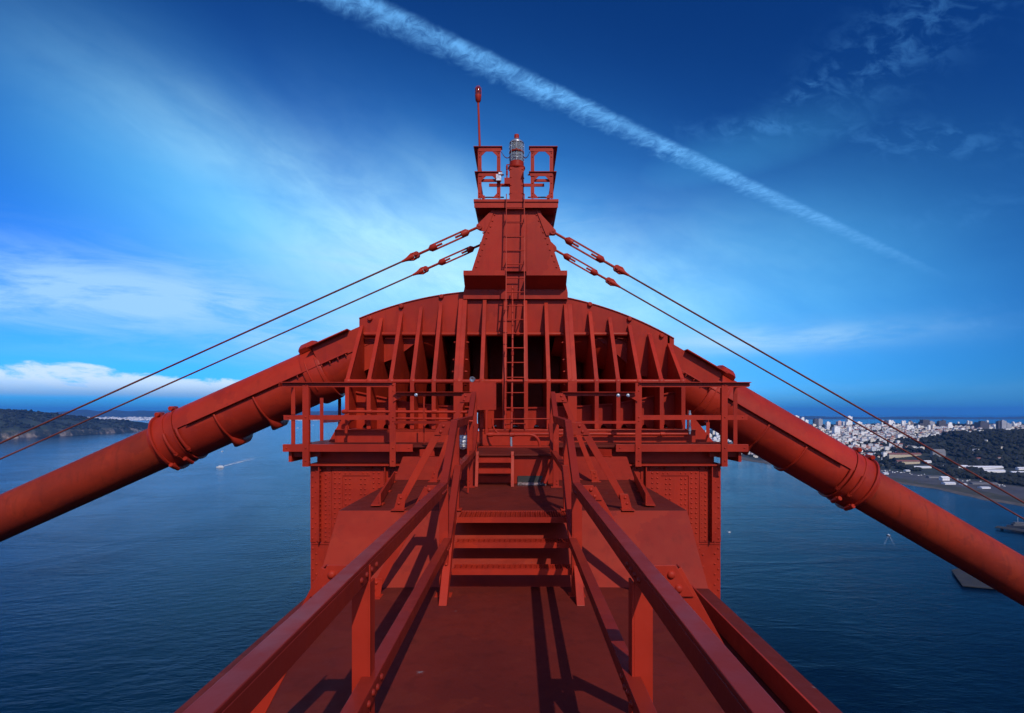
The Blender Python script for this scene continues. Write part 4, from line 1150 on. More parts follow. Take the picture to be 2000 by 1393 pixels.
# ================================================================== WATER, LAND AND CITY
def water_mat():
    m, g, b = mat('bay_water')
    tc = g.new('ShaderNodeTexCoord'); o = tc.outputs['Object']
    n0 = g.noise(g.vm('MULTIPLY', o, (1.0, 0.45, 1.0)), 0.0022, 5, 0.6, 0.6)
    n1 = g.noise(g.vm('MULTIPLY', o, (1.0, 1.9, 1.0)), 0.040, 5, 0.62, 0.5)
    n2 = g.noise(g.vm('MULTIPLY', o, (1.0, 2.6, 1.0)), 0.13, 4, 0.6, 0.3)
    w = g.new('ShaderNodeTexWave', wave_type='BANDS', bands_direction='Y'); w.inputs['Scale'].default_value = 0.020
    w.inputs['Distortion'].default_value = 6.0; w.inputs['Detail'].default_value = 3; w.inputs['Detail Scale'].default_value = 0.6
    rot = g.new('ShaderNodeVectorRotate', rotation_type='Z_AXIS'); g.l.new(o, rot.inputs['Vector']); rot.inputs['Angle'].default_value = R(-28)
    g.l.new(rot.outputs[0], w.inputs['Vector'])
    h = g.m('ADD', g.m('ADD', g.m('MULTIPLY', n1, 2.4), g.m('MULTIPLY', n2, 0.9)), g.m('MULTIPLY', w.outputs[1], g.sm(n0, 0.4, 0.65, 0.0, 0.30)))
    gust = g.m('ADD', g.sm(g.noise(g.vm('MULTIPLY', o, (1.0, 0.35, 1.0)), 0.0035, 5, 0.6, 1.2), 0.35, 0.65, 0.35, 1.0), g.sm(g.noise(g.vm('MULTIPLY', o, (0.3, 1.0, 1.0)), 0.012, 5, 0.6, 0.8), 0.45, 0.7, 0.0, 0.5))
    h = g.m('MULTIPLY', h, gust)
    g.l.new(g.bump(h, 0.33, 1.4), b.inputs['Normal'])
    c = g.mix(g.sm(n0, 0.35, 0.65), rgb(0.0002, 0.0055, 0.017), rgb(0.0004, 0.013, 0.033))
    c = g.mix(g.m('MULTIPLY', g.sm(g.noise(o, 0.03, 8, 0.7), 0.70, 0.76), 0.35), c, rgb(0.12, 0.25, 0.38))
    g.l.new(c, b.inputs['Base Color'])
    b.inputs['Roughness'].default_value = 0.14; b.inputs['IOR'].default_value = 1.33
    b.inputs['Specular IOR Level'].default_value = 0.09; b.inputs['Specular Tint'].default_value = rgb(.30, .62, .95)
    return m
me = MB(); xs = [-60000, -20000, -8000, -3000, -1000, 0, 1000, 3000, 8000, 20000, 60000]; ys = [-6000, -1000, 0, 500, 1500, 4000, 10000, 25000, 60000]
for i in range(len(ys)-1):
    for j in range(len(xs)-1):
        me._add([(xs[j], ys[i], SEA), (xs[j+1], ys[i], SEA), (xs[j+1], ys[i+1], SEA), (xs[j], ys[i+1], SEA)], [(0,1,2,3)])
me.build('water', water_mat(), None, kind='structure')

SHORE = [(-2000, 1500), (600, 1320), (1000, 1270), (1363, 1224), (1484, 1215), (1683, 1240), (1804, 1225), (2200, 1150), (2586, 1092), (2756, 1065), (3300, 1090), (4000, 1200), (5000, 1420), (6500, 1900), (8500, 3000), (12000, 6000)]
def S(Y):
    for (a, xa), (b, xb) in zip(SHORE[:-1], SHORE[1:]):
        if Y <= b:
            t = (Y-a)/(b-a); return xa + (xb-xa)*t
    return SHORE[-1][1]
def ss_(t, a, b):
    t = max(0.0, min(1.0, (t-a)/(b-a))); return t*t*(3-2*t)
def fbm(x, y, s, o=4):
    v = 0; a = .5
    for _ in range(o): v += a*noise.noise((x/s, y/s, 1.3)); s *= .5; a *= .5
    return v
def elev(X, Y):
    d = X - S(Y) + 14*noise.noise((Y/55.0, 0, 0)) + 10*noise.noise((Y/17.0, 3, 0))
    if d < 0: return -2.0
    e = 3.0*ss_(d, 0, 22)
    ridge = ss_(Y, 2500, 4700)*82 - ss_(Y, 5200, 6500)*35
    e += ridge*ss_(d, 60, 900)
    e += 108*math.exp(-(((X-2750)/800)**2 + ((Y-2850)/620)**2)) * .85 * ss_(d, 250, 900)
    e += 26*ss_(d, 420, 1500)*ss_(Y, 900, 1800)
    e += (26*fbm(X, Y, 900) + 8*fbm(X+77, Y, 200))*ss_(d, 350, 1100)
    return e
def land_mats():
    def gm(name, a, b, sc, c=None):
        m, g, bs = mat(name); tc = g.new('ShaderNodeTexCoord'); o = tc.outputs['Object']
        n = g.noise(o, sc, 8, 0.65); col = g.mix(g.sm(n, .38, .62), rgb(*a), rgb(*b))
        if c: col = g.mix(g.sm(g.noise(g.vm('ADD', o, (91., 33., 0)), sc*2.3, 8, .7), .60, .66), col, rgb(*c))
        g.l.new(col, bs.inputs['Base Color']); bs.inputs['Roughness'].default_value = .9; return m
    return [gm('wooded_ground', (.008, .013, .008), (.020, .026, .014), .02, (.05, .05, .045)), gm('shore_grass', (.022, .022, .010), (.045, .040, .020), .02),
            gm('tarmac', (.035, .034, .040), (.058, .054, .058), .012, (.02, .022, .018)), gm('beach_sand', (.06, .05, .042), (.10, .085, .07), .05)]
LM = land_mats()
m = MB()
ds = [-20, 0, 6, 12, 24, 45, 70, 100, 140, 190, 240, 290, 350] + [420 + 75*i for i in range(22)] + [2200 + 160*i for i in range(30)]
ysl = [-1500, -500, 200] + [600 + 40*i for i in range(100)] + [4700 + 90*i for i in range(30)]
nd = len(ds); vs = []
for Y in ysl:
    for d in ds:
        X = S(Y) + d; vs.append((X, Y, SEA + elev(X, Y)))
o0 = len(m.v); m.v.extend(vs)
for i in range(len(ysl)-1):
    for j in range(nd-1):
        d = (ds[j]+ds[j+1])/2; Y = (ysl[i]+ysl[i+1])/2
        wob = 25*noise.noise((Y/160, d/200, 0))
        mi = 0
        if Y < 3100:
            dd = d + wob
            mi = 3 if d < 20 else 1 if dd < 95 else 2 if dd < 270 else 0
            if Y > 2350 and d > 20: mi = 0 if dd > 60 else 3
        a = o0 + i*nd + j; m.f.append((a, a+1, a+nd+1, a+nd)); m.sm.append(True); m.mi.append(mi)
m.build('land', LM, None, kind='structure')

# houses
def facade_mat(name, col, dark, sx=.30, sz=.32):
    m, g, b = mat(name); tc = g.new('ShaderNodeTexCoord'); o = tc.outputs['Object']
    x, y, z = g.sep(o)
    a = g.m('GREATER_THAN', g.m('FRACT', g.m('MULTIPLY', g.m('ADD', x, y), sx)), .55)
    c = g.m('GREATER_THAN', g.m('FRACT', g.m('MULTIPLY', z, sz)), .5)
    n = g.noise(o, .05, 3)
    base = g.mix(g.sm(n, .3, .7), rgb(*[v*.9 for v in col]), rgb(*col))
    g.l.new(g.mix(g.m('MULTIPLY', g.m('MULTIPLY', a, c), .55), base, rgb(*dark)), b.inputs['Base Color']); b.inputs['Roughness'].default_value = .6
    return m
WALLS = [facade_mat('white_stucco', (.95, .93, .88), (.25, .28, .32)), facade_mat('cream_stucco', (.88, .80, .66), (.2, .2, .2)),
         facade_mat('pale_grey_render', (.72, .74, .76), (.15, .17, .2)), facade_mat('pink_render', (.70, .45, .38), (.2, .15, .15))]
ROOFS = [simple('slate_roof', (.12, .12, .13), .7), simple('tile_roof', (.30, .10, .06), .7), simple('pale_flat_roof', (.45, .45, .44), .7)]
def house_mesh(w, d, h, kind, wi, ri):
    m = MB(); m.box(-w/2, w/2, -d/2, d/2, -6, h); m.cur = 1
    if kind == 'gable':
        m.prism([(-w/2-.4, -d/2-.4, h+.02), (w/2+.4, -d/2-.4, h+.02), (0, -d/2-.4, h+w*.32)], (0, d+.8, 0))
    elif kind == 'hip':
        e = .5; r = min(w, d)*.28
        m._add([(-w/2-e, -d/2-e, h+.02), (w/2+e, -d/2-e, h+.02), (w/2+e, d/2+e, h+.02), (-w/2-e, d/2+e, h+.02), (0, -d/2+w/2, h+r+1), (0, d/2-w/2, h+r+1)],
               [(0,1,4), (1,2,5,4), (2,3,5), (3,0,4,5), (0,3,2,1)])
    else:
        m.box(-w/2-.2, w/2+.2, -d/2-.2, d/2+.2, h+.02, h+.8); m.box(-w*.15, w*.15, -d*.1, d*.15, h+.81, h+3)
    me_ = bpy.data.meshes.new('house'); me_.from_pydata(m.v, [], m.f)
    me_.polygons.foreach_set('material_index', m.mi); me_.materials.append(WALLS[wi]); me_.materials.append(ROOFS[ri]); me_.update()
    return me_, m
def in_city(px, Y, X):
    d = X - S(Y)
    if d < 120 and Y < 3200: return False
    if d < 40: return False
    if px > 1800 and Y < 3000 + (px-1800)*4.0: return False
    if Y < 2650: return False
    return True
protos = []
for kind, w, d, h in (('gable', 9, 13, 8), ('flat', 10, 14, 10), ('hip', 12, 17, 9), ('flat', 15, 18, 14), ('gable', 11, 12, 10), ('flat', 20, 16, 20)):
    for wi in (0, 0, 1, 2): protos.append(house_mesh(w, d, h, kind, wi, random.choice((0, 1, 2, 2) if kind == 'flat' else (0, 0, 1))))
for kind in ('flat', 'hip'): protos.append(house_mesh(12, 14, 11, kind, 3, 1))
spots = []
rr = random.Random(11)
for _ in range(30000):
    px = rr.uniform(1352, 2090); t = rr.random(); Y = 2650 + 3300*t**0.9
    X = XX(px, Y)
    if not in_city(px, Y, X): continue
    if noise.noise((X/150, Y/150, 4)) + .5*noise.noise((X/50, Y/50, 8)) < -0.10: continue
    if px > 1760 and rr.random() < .35: continue
    spots.append((Y, X, rr.randrange(len(protos)), rr.choice((-.35, -.35 + math.pi/2)) + rr.uniform(-.30, .30), rr.uniform(.75, 1.35)))
for _ in range(70):
    px = rr.uniform(1880, 2080); Y = rr.uniform(2350, 3300); spots.append((Y, XX(px, Y), rr.randrange(len(protos)), rr.uniform(-.6, .6), rr.uniform(.7, 1.1)))
# keep apart
grid = {}; keep = []
for s in spots:
    k = (int(s[1]//20), int(s[0]//27))
    if k in grid: continue
    grid[k] = 1; keep.append(s)
keep.sort()
keep = keep[:3600]
for i, (Y, X, pi, rz, sc) in enumerate(keep[:290]):
    o = bpy.data.objects.new('house', protos[pi][0]); COL.objects.link(o)
    o.location = (X, Y, SEA + elev(X, Y)); o.rotation_euler = (0, 0, rz); o.scale = (sc, sc, sc)
    tag(o, 'small pale house among dark trees on the hillside across the water', 'house', 'small houses crowding the far city hillside')
rest = MB()
for (Y, X, pi, rz, sc) in keep[290:]:
    mm = protos[pi][1]; c, s = math.cos(rz)*sc, math.sin(rz)*sc; z0 = SEA + elev(X, Y); o0 = len(rest.v)
    rest.v.extend([(X + p[0]*c - p[1]*s, Y + p[0]*s + p[1]*c, z0 + p[2]*sc) for p in mm.v])
    wi = [i for i, w_ in enumerate(WALLS) if w_ == protos[pi][0].materials[0]][0]; ri = [i for i, w_ in enumerate(ROOFS) if w_ == protos[pi][0].materials[1]][0]
    for f, q in zip(mm.f, mm.mi):
        rest.f.append(tuple(k + o0 for k in f)); rest.sm.append(False); rest.mi.append(wi if q == 0 else 4 + ri)
tag(rest.build('distant_houses', WALLS + ROOFS, None, kind='stuff'), 'mass of white houses covering the farther city hills', 'houses')

# high-rises on the skyline: x range, top row, foot row, distance, facade
TM = {'w': facade_mat('white_tower_wall', (.94, .93, .90), (.30, .34, .40), .16, .28), 'g': facade_mat('grey_tower_wall', (.36, .37, .40), (.10, .11, .13), .16, .28),
      'd': facade_mat('dark_tower_wall', (.07, .07, .085), (.02, .02, .03), .16, .28), 'p': facade_mat('pinkish_tower_wall', (.66, .46, .42), (.2, .15, .15), .16, .28),
      'b': facade_mat('brown_tower_wall', (.20, .15, .12), (.05, .04, .04), .16, .28)}
towers = [(1552.5, 1561, 813, 829, 5300, 'w', 'white block at the end of the skyline next to the cable casing'),
 (1565, 1571, 817, 830, 5100, 'w', 'slim white block with stepped top beside the endmost skyline block'),
 (1573, 1579, 821, 832, 5200, 'w', 'low pale block with rounded top at the cable casing'),
 (1591, 1599, 819, 832, 5000, 'd', 'dark slab standing against a pale twin block on the skyline'),
 (1599, 1607, 819, 832, 5010, 'g', 'pale grey twin slab beside the dark slab on the skyline'),
 (1615, 1622, 825, 836, 4700, 'w', 'small white block below the skyline near the grey twin slabs'),
 (1637, 1646, 823.5, 836, 4900, 'p', 'pinkish apartment block on the skyline'),
 (1656, 1665, 814, 826, 5200, 'w', 'tall white tower standing clear above the skyline'),
 (1674.5, 1684, 825, 837, 4600, 'w', 'broad white block to the city side of the tall clear tower'),
 (1630, 1641, 835, 845, 3900, 'w', 'bright white cube block in the middle of the houses'),
 (1729, 1736, 822, 834, 4800, 'd', 'dark flank slab joined to a bright white tower face'),
 (1736, 1744, 822, 835, 4790, 'w', 'bright white slab with dark neighbour on the skyline'),
 (1776, 1786, 833, 845, 4000, 'w', 'bright white block below the brown peaked tower'),
 (1778, 1784, 825.5, 833, 4700, 'b', 'brown tower with a pointed top behind a white block'),
 (1797, 1817, 827, 842, 4300, 'd', 'long dark office block with stepped roof on the skyline'),
 (1816, 1826, 824, 840, 4310, 'g', 'grey tower beside the long dark office block'),
 (1834, 1841, 823, 841, 4200, 'd', 'dark half of a twin tower on the skyline'),
 (1841, 1848, 821.5, 840, 4205, 'd', 'taller dark half of a twin tower on the skyline'),
 (1852, 1860, 828, 841, 4200, 'w', 'white stepped block between the dark twin tower and the wide dark block'),
 (1915, 1932, 825, 843, 4100, 'd', 'wide dark block standing alone towards the edge of the skyline'),
 (1950, 1957, 823, 842, 3900, 'd', 'dark side slab of the tall grey tower near the skyline edge'),
 (1957, 1966, 822, 843, 3890, 'g', 'tall grey tower near the edge of the skyline'),
 (1967, 1976, 828, 842, 3950, 'g', 'shorter grey tower next to the tall grey one near the edge')]
for (xa, xb, pt, pb, Y, k, lb) in towers:
    x0, x1 = XX(xa, Y), XX(xb, Y); zt = ZZ(pt, Y); c = (x0+x1)/2; w = x1-x0
    zg = SEA + elev(c, Y) - 2
    root = thing('tower_block', lb, 'tower block', (c, Y, zg), 'tower blocks along the city skyline')
    m = MB(); m.box(x0, x1, Y, Y+w*.9, min(zg, ZZ(pb, Y)), zt)
    if 'pointed' in lb: m.prism([(x0, Y, zt+.1), (x1, Y, zt+.1), (c, Y+w*.45, zt+w*.7)], (0, w*.9, 0))
    if 'stepped' in lb: m.box(x0+w*.3, x1-w*.05, Y+1, Y+w*.5, zt+.1, zt+w*.35); 
    m.build('walls', TM[k], root)
    m = MB(); m.box(c-w*.25, c+w*.2, Y+w*.2, Y+w*.6, zt+.05, zt+w*.12+2); m.build('roof_plant', TM[k], root)
# more apartment blocks stepping up between the houses
rb = random.Random(21)
AB = ['white', 'cream', 'pale grey']
for i in range(64):
    Y = rb.uniform(3900, 5600); px = rb.uniform(1545, 2010) if i % 5 else rb.uniform(1365, 1410); c = XX(px, Y)
    if c - S(Y) < 120 or (px > 1840 and Y < 4200): continue
    w = rb.uniform(13, 26); h = rb.uniform(20, 48); zg = SEA + elev(c, Y) - 4; k = rb.choice((0, 0, 1, 2)); dpt = w*rb.uniform(.8, 1.3)
    root = thing('apartment_block', 'boxy pale apartment block rising out of the houses on the far city ridge', 'apartment block', (c, Y, zg), 'apartment blocks among the hillside houses')
    m = MB(); m.box(c-w/2, c+w/2, Y, Y+dpt, zg, zg+h); m.build('walls', WALLS[k], root)
    m = MB(); m.box(c-w*.2, c+w*.15, Y+dpt*.3, Y+dpt*.6, zg+h+.05, zg+h+4); m.build('roof_plant', WALLS[2], root)
# long low buildings of the waterfront post
lows = [(1737, 1800, 885, 893, 2560, 'cream', 'long cream building with many windows under the trees'), (1822, 1847, 878, 893, 2500, 'g', 'grey square block beside the dark wooded hill'),
 (1753, 1797, 899, 907, 2200, 'cream', 'cream two-storey range with arcade near the waterfront'), (1786, 1820, 911, 915, 2030, 'w', 'long white range among trees above the airfield'),
 (1807, 1820, 900, 905, 2150, 'w', 'small white hall behind the cream range'), (1872, 1892, 909, 916, 2050, 'w', 'white end pavilion of the long barracks row'),
 (1893, 1960, 911, 917, 1960, 'w', 'longest white barracks range at the foot of the dark hill'), (1912, 1964, 918, 924, 1870, 'w', 'second white barracks range in front of the longest one'),
 (1978, 2012, 921, 926, 1850, 'w', 'white barracks range at the picture edge'), (1841, 1855, 931, 939, 1700, 'w', 'bright white gabled hangar by the airfield'),
 (1846, 1867, 942, 946.5, 1640, 'w', 'low white shed in front of the gabled hangar'), (1727, 1736, 923.5, 927, 1960, 'w', 'white shed at the near end of the airfield'),
 (1815, 1845, 930, 934, 1760, 'g', 'low grey warehouse beside the airfield'), (1880, 1889, 945, 948, 1560, 'w', 'small white shed alone by the road'),
 (1900, 1950, 944, 946, 1580, 'g', 'very long low grey shed roof'), (1918, 1935, 952, 955, 1500, 'w', 'low pale shed nearest the shore grass'),
 (1712, 1732, 900, 904, 2270, 'w', 'white church hall with a thin steeple'), (1770, 1778, 918, 921, 1990, 'w', 'small white cottage by the airfield'),
 (1842, 1849, 909, 912, 2050, 'w', 'small white water tank house'), (1700, 1726, 906, 909, 2200, 'g', 'grey store beside the cable collar'), (1990, 2010, 913, 918, 1950, 'w', 'white gabled house at the dark hill edge')]
CREAM = facade_mat('cream_barrack_wall', (.55, .47, .32), (.08, .08, .08), .2, .25); WH2 = facade_mat('white_barrack_wall', (.88, .88, .88), (.2, .22, .25), .2, .25)
GR2 = facade_mat('grey_barrack_wall', (.24, .24, .25), (.08, .08, .09), .2, .25); RED = simple('dull_red_roof', (.16, .06, .05), .8); PALE = simple('pale_sheet_roof', (.60, .62, .66), .6)
LOWS = []
for (xa, xb, pt, pb, Y, k, lb) in lows:
    Y = 1300.0
    while Y < 4000 and ZZ(pb, Y) > SEA + elev((xa+xb-2*PX0)/2/F*Y, Y): Y += 6.0
    x0, x1 = XX(xa, Y), XX(xb, Y); c = (x0+x1)/2; zg = SEA + elev(c, Y); zt = zg + max(5.0, (pb-pt)/F*Y); LOWS.append((x0, x1, Y))
    root = thing('long_building', lb, 'building', (c, Y, zg), 'low buildings near the shore')
    zw = zg + (zt-zg)*.62; dp = 16
    m = MB(); m.box(x0, x1, Y, Y+dp, zg-8, zw); m.build('walls', {'w': WH2, 'g': GR2, 'cream': CREAM}[k], root)
    m = MB(); m.prism([(x0-1, Y-1, zw+.05), (x0-1, Y+dp+1, zw+.05), (x0-1, Y+dp/2, zt)], (x1-x0+2, 0, 0))
    if 'steeple' in lb: m.prism([(c-2, Y-2, zt-3), (c+2, Y-2, zt-3), (c+.2, Y-2, zt+16), (c-.2, Y-2, zt+16)], (0, 3, 0))
    m.build('roof', PALE if k == 'w' else RED if k == 'cream' else ROOFS[0], root)
# parked cars along the airfield: too small for parts
cm = MB(); cm.box(-2.2, 2.2, -.9, .9, .3, 1.0); cm.prism([(-1.3, -.85, 1.0), (1.5, -.85, 1.0), (1.0, -.85, 1.6), (-.7, -.85, 1.6)], (0, 1.7, 0))
cme = bpy.data.meshes.new('parked_car'); cme.from_pydata(cm.v, [], cm.f); cme.materials.append(WHITE); cme.update()
for i in range(40):
    Y = rr.uniform(1700, 2250); X = S(Y) + rr.uniform(225, 300)
    o = bpy.data.objects.new('parked_car', cme); COL.objects.link(o); o.location = (X, Y, SEA + elev(X, Y)); o.rotation_euler = (0, 0, rr.uniform(0, 3)); o.scale = (1.3, 1.3, 1.3)
    tag(o, 'tiny white car parked at the edge of the shore airfield', 'car', 'cars parked by the airfield')

# woods: many leaf clumps, one mass
def ico():
    t = (1+5**.5)/2
    v = [Vector(p).normalized() for p in ((-1,t,0),(1,t,0),(-1,-t,0),(1,-t,0),(0,-1,t),(0,1,t),(0,-1,-t),(0,1,-t),(t,0,-1),(t,0,1),(-t,0,-1),(-t,0,1))]
    f = [(0,11,5),(0,5,1),(0,1,7),(0,7,10),(0,10,11),(1,5,9),(5,11,4),(11,10,2),(10,7,6),(7,1,8),(3,9,4),(3,4,2),(3,2,6),(3,6,8),(3,8,9),(4,9,5),(2,4,11),(6,2,10),(8,6,7),(9,8,1)]
    return v, f
IV, IF = ico()
def clump(m, c, r, rg):
    vs = [(c[0] + v.x*r*rg.uniform(.7, 1.25), c[1] + v.y*r*rg.uniform(.7, 1.25), c[2] + v.z*r*rg.uniform(.6, 1.1)) for v in IV]
    m._add(vs, IF)
def leaf_mat(name, a, b, c):
    m, g, bs = mat(name); tc = g.new('ShaderNodeTexCoord'); o = tc.outputs['Object']
    n = g.noise(o, .012, 6, .65); n2 = g.noise(o, .11, 5, .65)
    col = g.mix(g.sm(n, .4, .6), rgb(*a), rgb(*b)); col = g.mix(g.sm(n2, .5, .7, 0, .6), col, rgb(*c))
    g.l.new(col, bs.inputs['Base Color']); bs.inputs['Roughness'].default_value = .9; return m
LEAF = leaf_mat('dark_woodland', (.003, .006, .004), (.007, .011, .005), (.014, .018, .008))
wm = MB(); rg = random.Random(5)
cnt = 0
while cnt < 5200:
    px = rg.uniform(1620, 2120); Y = rg.uniform(1550, 3700); X = XX(px, Y); d = X - S(Y)
    if d < 300: continue
    if px < 1800 + (Y-3000)*.25 and Y > 2750: continue
    if noise.noise((X/120, Y/120, 9)) < ((.06 if px < 1850 else -.30) if Y < 2350 else (-.1 if px < 1850 else -.5)): continue
    if any(a0 - 8 < X < a1 + 8 and y0 - 110 < Y < y0 + 18 for a0, a1, y0 in LOWS): continue
    r = rg.choice((3.5, 5, 6.5, 8, 10, 13))*rg.uniform(.8, 1.2)
    clump(wm, (X, Y, SEA + elev(X, Y) + r*.75), r, rg); cnt += 1
cnt = 0
while cnt < 5200:
    px = rg.uniform(1360, 2060); Y = rg.uniform(2600, 5600); X = XX(px, Y)
    if not in_city(px, Y, X): continue
    if noise.noise((X/150, Y/150, 4)) > .15 and rg.random() < .6: continue
    r = rg.uniform(4.5, 11); clump(wm, (X, Y, SEA + elev(X, Y) + r*.5), r, rg); cnt += 1
tag(wm.build('distant_woods', LEAF, None, kind='stuff'), 'dark mass of trees over the shore hills and between the city houses', 'woods')

# wooded headland across the bay
HP = [(-420, 790, 872), (-250, 792, 868), (-120, 795, 864), (0, 800, 857), (35, 800.5, 856), (50, 803, 855), (62, 806, 854.5), (85, 806, 853.5), (105, 810, 852.5), (115, 812, 852), (135, 812, 851), (155, 815, 850), (175, 818, 849), (190, 821, 848), (215, 819, 846.5), (240, 822, 845), (265, 828, 843.5), (285, 834, 842), (300, 840, 841), (312, 841, 840.7)]
def hp(px):
    for a, b in zip(HP[:-1], HP[1:]):
        if px <= b[0]:
            t = (px-a[0])/(b[0]-a[0]); return a[1] + (b[1]-a[1])*t, a[2] + (b[2]-a[2])*t
    return HP[-1][1:]
def cliff_mat():
    m, g, bs = mat('headland_ground'); tc = g.new('ShaderNodeTexCoord'); o = tc.outputs['Object']; geo = g.new('ShaderNodeNewGeometry')
    n = g.noise(o, .006, 8, .68); n2 = g.noise(o, .02, 8, .7)
    x, y, z = g.sep(o)
    green = g.mix(g.sm(n, .42, .6), rgb(.010, .017, .012), rgb(.026, .040, .020))
    green = g.mix(g.sm(n2, .55, .68), green, rgb(.045, .060, .028))
    rock = g.mix(g.sm(n2, .4, .6), rgb(.10, .075, .055), rgb(.30, .24, .18))
    low = g.m('MULTIPLY', g.sm(z, SEA+16, SEA+78, 1.0, 0.0), g.sm(g.m('ADD', n, g.m('MULTIPLY', x, .00007)), .12, .26))
    g.l.new(g.mix(low, green, rock), bs.inputs['Base Color']); bs.inputs['Roughness'].default_value = .9; return m
m = MB(); NU, NV = 150, 26; vs = []
for i in range(NU+1):
    px = -420 + 732*i/NU; pr, ps = hp(px)
    Y0 = -SEA*F/(ps-PY0); Y1 = Y0 + 500 + 260*(1 - (px+420)/732)
    zt = ZZ(pr, Y1) - SEA
    for j in range(NV+1):
        t = j/NV
        if t <= .7:
            u = t/.7; Y = Y0 + (Y1-Y0)*u; prof = .16*ss_(u, 0, .05) + .84*(u**.8); 
        else:
            u = (t-.7)/.3; Y = Y1 + 1400*u; prof = 1 - ss_(u, 0, 1)*1.02
        X = XX(px, Y0 + (Y1-Y0)*min(1, t/.7))
        h = zt*prof
        if 0 < t < .62: h += (22*fbm(X, Y*1.0, 260, 5) + 10*fbm(X+9, Y, 90, 3))*min(1, h/40)
        vs.append((X, Y, SEA - 1.5 + max(0, h)))
m._add(vs, [(i*(NV+1)+j, (i+1)*(NV+1)+j, (i+1)*(NV+1)+j+1, i*(NV+1)+j+1) for i in range(NU) for j in range(NV)], True)
m.build('headland', cliff_mat(), None, kind='structure')
wm = MB(); cnt = 0
while cnt < 2600:
    i = rg.randrange(NU+1); j = rg.randrange(3, 20); p = vs[i*(NV+1)+j]
    if noise.noise((p[0]/220, p[1]/220, 2)) < -.08 and j < 16: continue
    r = rg.uniform(7, 15); clump(wm, (p[0]+rg.uniform(-15, 15), p[1]+rg.uniform(-15, 15), p[2]+r*.2), r, rg); cnt += 1
tag(wm.build('headland_woods', LEAF, None, kind='stuff'), 'dark woodland cover on the headland across the bay', 'woods')

# far hills round the bay
HILL = simple('far_hill_ground', (.016, .027, .030), .9, 0, .3, .0008)
m = MB(); vs = []; NU, NV = 260, 8
for i in range(NU+1):
    px = -500 + 3000*i/NU
    h = 300 + 90*noise.noise((px/210, 0, 0)) + 60*noise.noise((px/60, 1, 0)) + 22*noise.noise((px/22, 2, 0))
    h += 60*math.exp(-((px-330)/110)**2) - 150*ss_(px, 700, 1100) - 110*ss_(px, 1300, 1700) - 150*(1-ss_(px, 40, 190))
    for j in range(NV+1):
        t = j/NV; Y = 18500 + 6500*t; prof = math.sin(min(1, t/.75)*math.pi/2)**1.3 if t < .75 else 1-.3*(t-.75)
        vs.append((XX(px, Y), Y, SEA - 3 + h*prof*(1 + .1*noise.noise((px/30, t*3, 7)))))
m._add(vs, [(i*(NV+1)+j, (i+1)*(NV+1)+j, (i+1)*(NV+1)+j+1, i*(NV+1)+j+1) for i in range(NU) for j in range(NV)], True)
m.build('far_hills', HILL, None, kind='structure')
# bright waterfront town at the foot of the far hills
m = MB()
for _ in range(1500):
    px = rg.choice((rg.uniform(150, 345), rg.uniform(540, 720))); Y = rg.uniform(16300, 18400) if rg.random() < .65 else rg.uniform(18400, 19600); X = XX(px, Y)
    w = rg.uniform(25, 90); h = rg.uniform(10, 30); z0 = SEA + (0 if Y < 18500 else (Y-18500)*.055)
    m.box(X-w/2, X+w/2, Y, Y+60, z0-2, z0+h)
tag(m.build('far_town', WALLS[0], None, kind='stuff'), 'thin bright strip of waterfront buildings below the far blue hills', 'town')
m = MB()
for a, b in ((120, 370), (520, 740)):
    Y = 16200; m.box(XX(a, Y), XX(b, Y), Y, Y+2600, SEA-5, SEA+2)
m.build('far_shore', LM[1], None, kind='structure')

# ================================================================== BOATS, WAKES AND PIERS
def sea_pt(px, py):
    Y = -SEA*F/(py-PY0); return Vector((XX(px, Y), Y, SEA))
def wake_mat():
    m, g, b = mat('wake_foam'); tc = g.new('ShaderNodeTexCoord'); o = tc.outputs['Object']
    b.inputs['Base Color'].default_value = rgb(.62, .72, .80); b.inputs['Roughness'].default_value = .7
    n = g.noise(o, .10, 6, .65)
    at = g.new('ShaderNodeAttribute'); at.attribute_name = 'fade'
    g.put(b.inputs['Alpha'], g.m('MULTIPLY', g.sm(n, .34, .62), at.outputs['Fac'], clamp=True)); return m
WAKE = wake_mat()
def wake(pts, widths, fades, label=None):
    vs = []; fs = []; fd = []
    for i, p in enumerate(pts):
        d = (pts[min(i+1, len(pts)-1)] - pts[max(i-1, 0)]).normalized(); s = Vector((-d.y, d.x, 0))
        for q in (-1, 0, 1): vs.append(p + s*q*widths[i] + Vector((0, 0, .3))); fd.append(fades[i] if q == 0 else 0.0)
    for i in range(len(pts)-1):
        for q in range(2): fs.append((3*i+q, 3*i+q+1, 3*i+q+4, 3*i+q+3))
    me_ = bpy.data.meshes.new('wake'); me_.from_pydata([tuple(v) for v in vs], [], fs)
    a = me_.attributes.new('fade', 'FLOAT', 'POINT'); a.data.foreach_set('value', fd)
    me_.materials.append(WAKE); me_.update(); o = bpy.data.objects.new('wake', me_); COL.objects.link(o); o['kind'] = 'structure'; return o
HULLB = simple('dark_hull_paint', (.03, .035, .05), .5); WIN = simple('boat_window', (.03, .04, .05), .2)
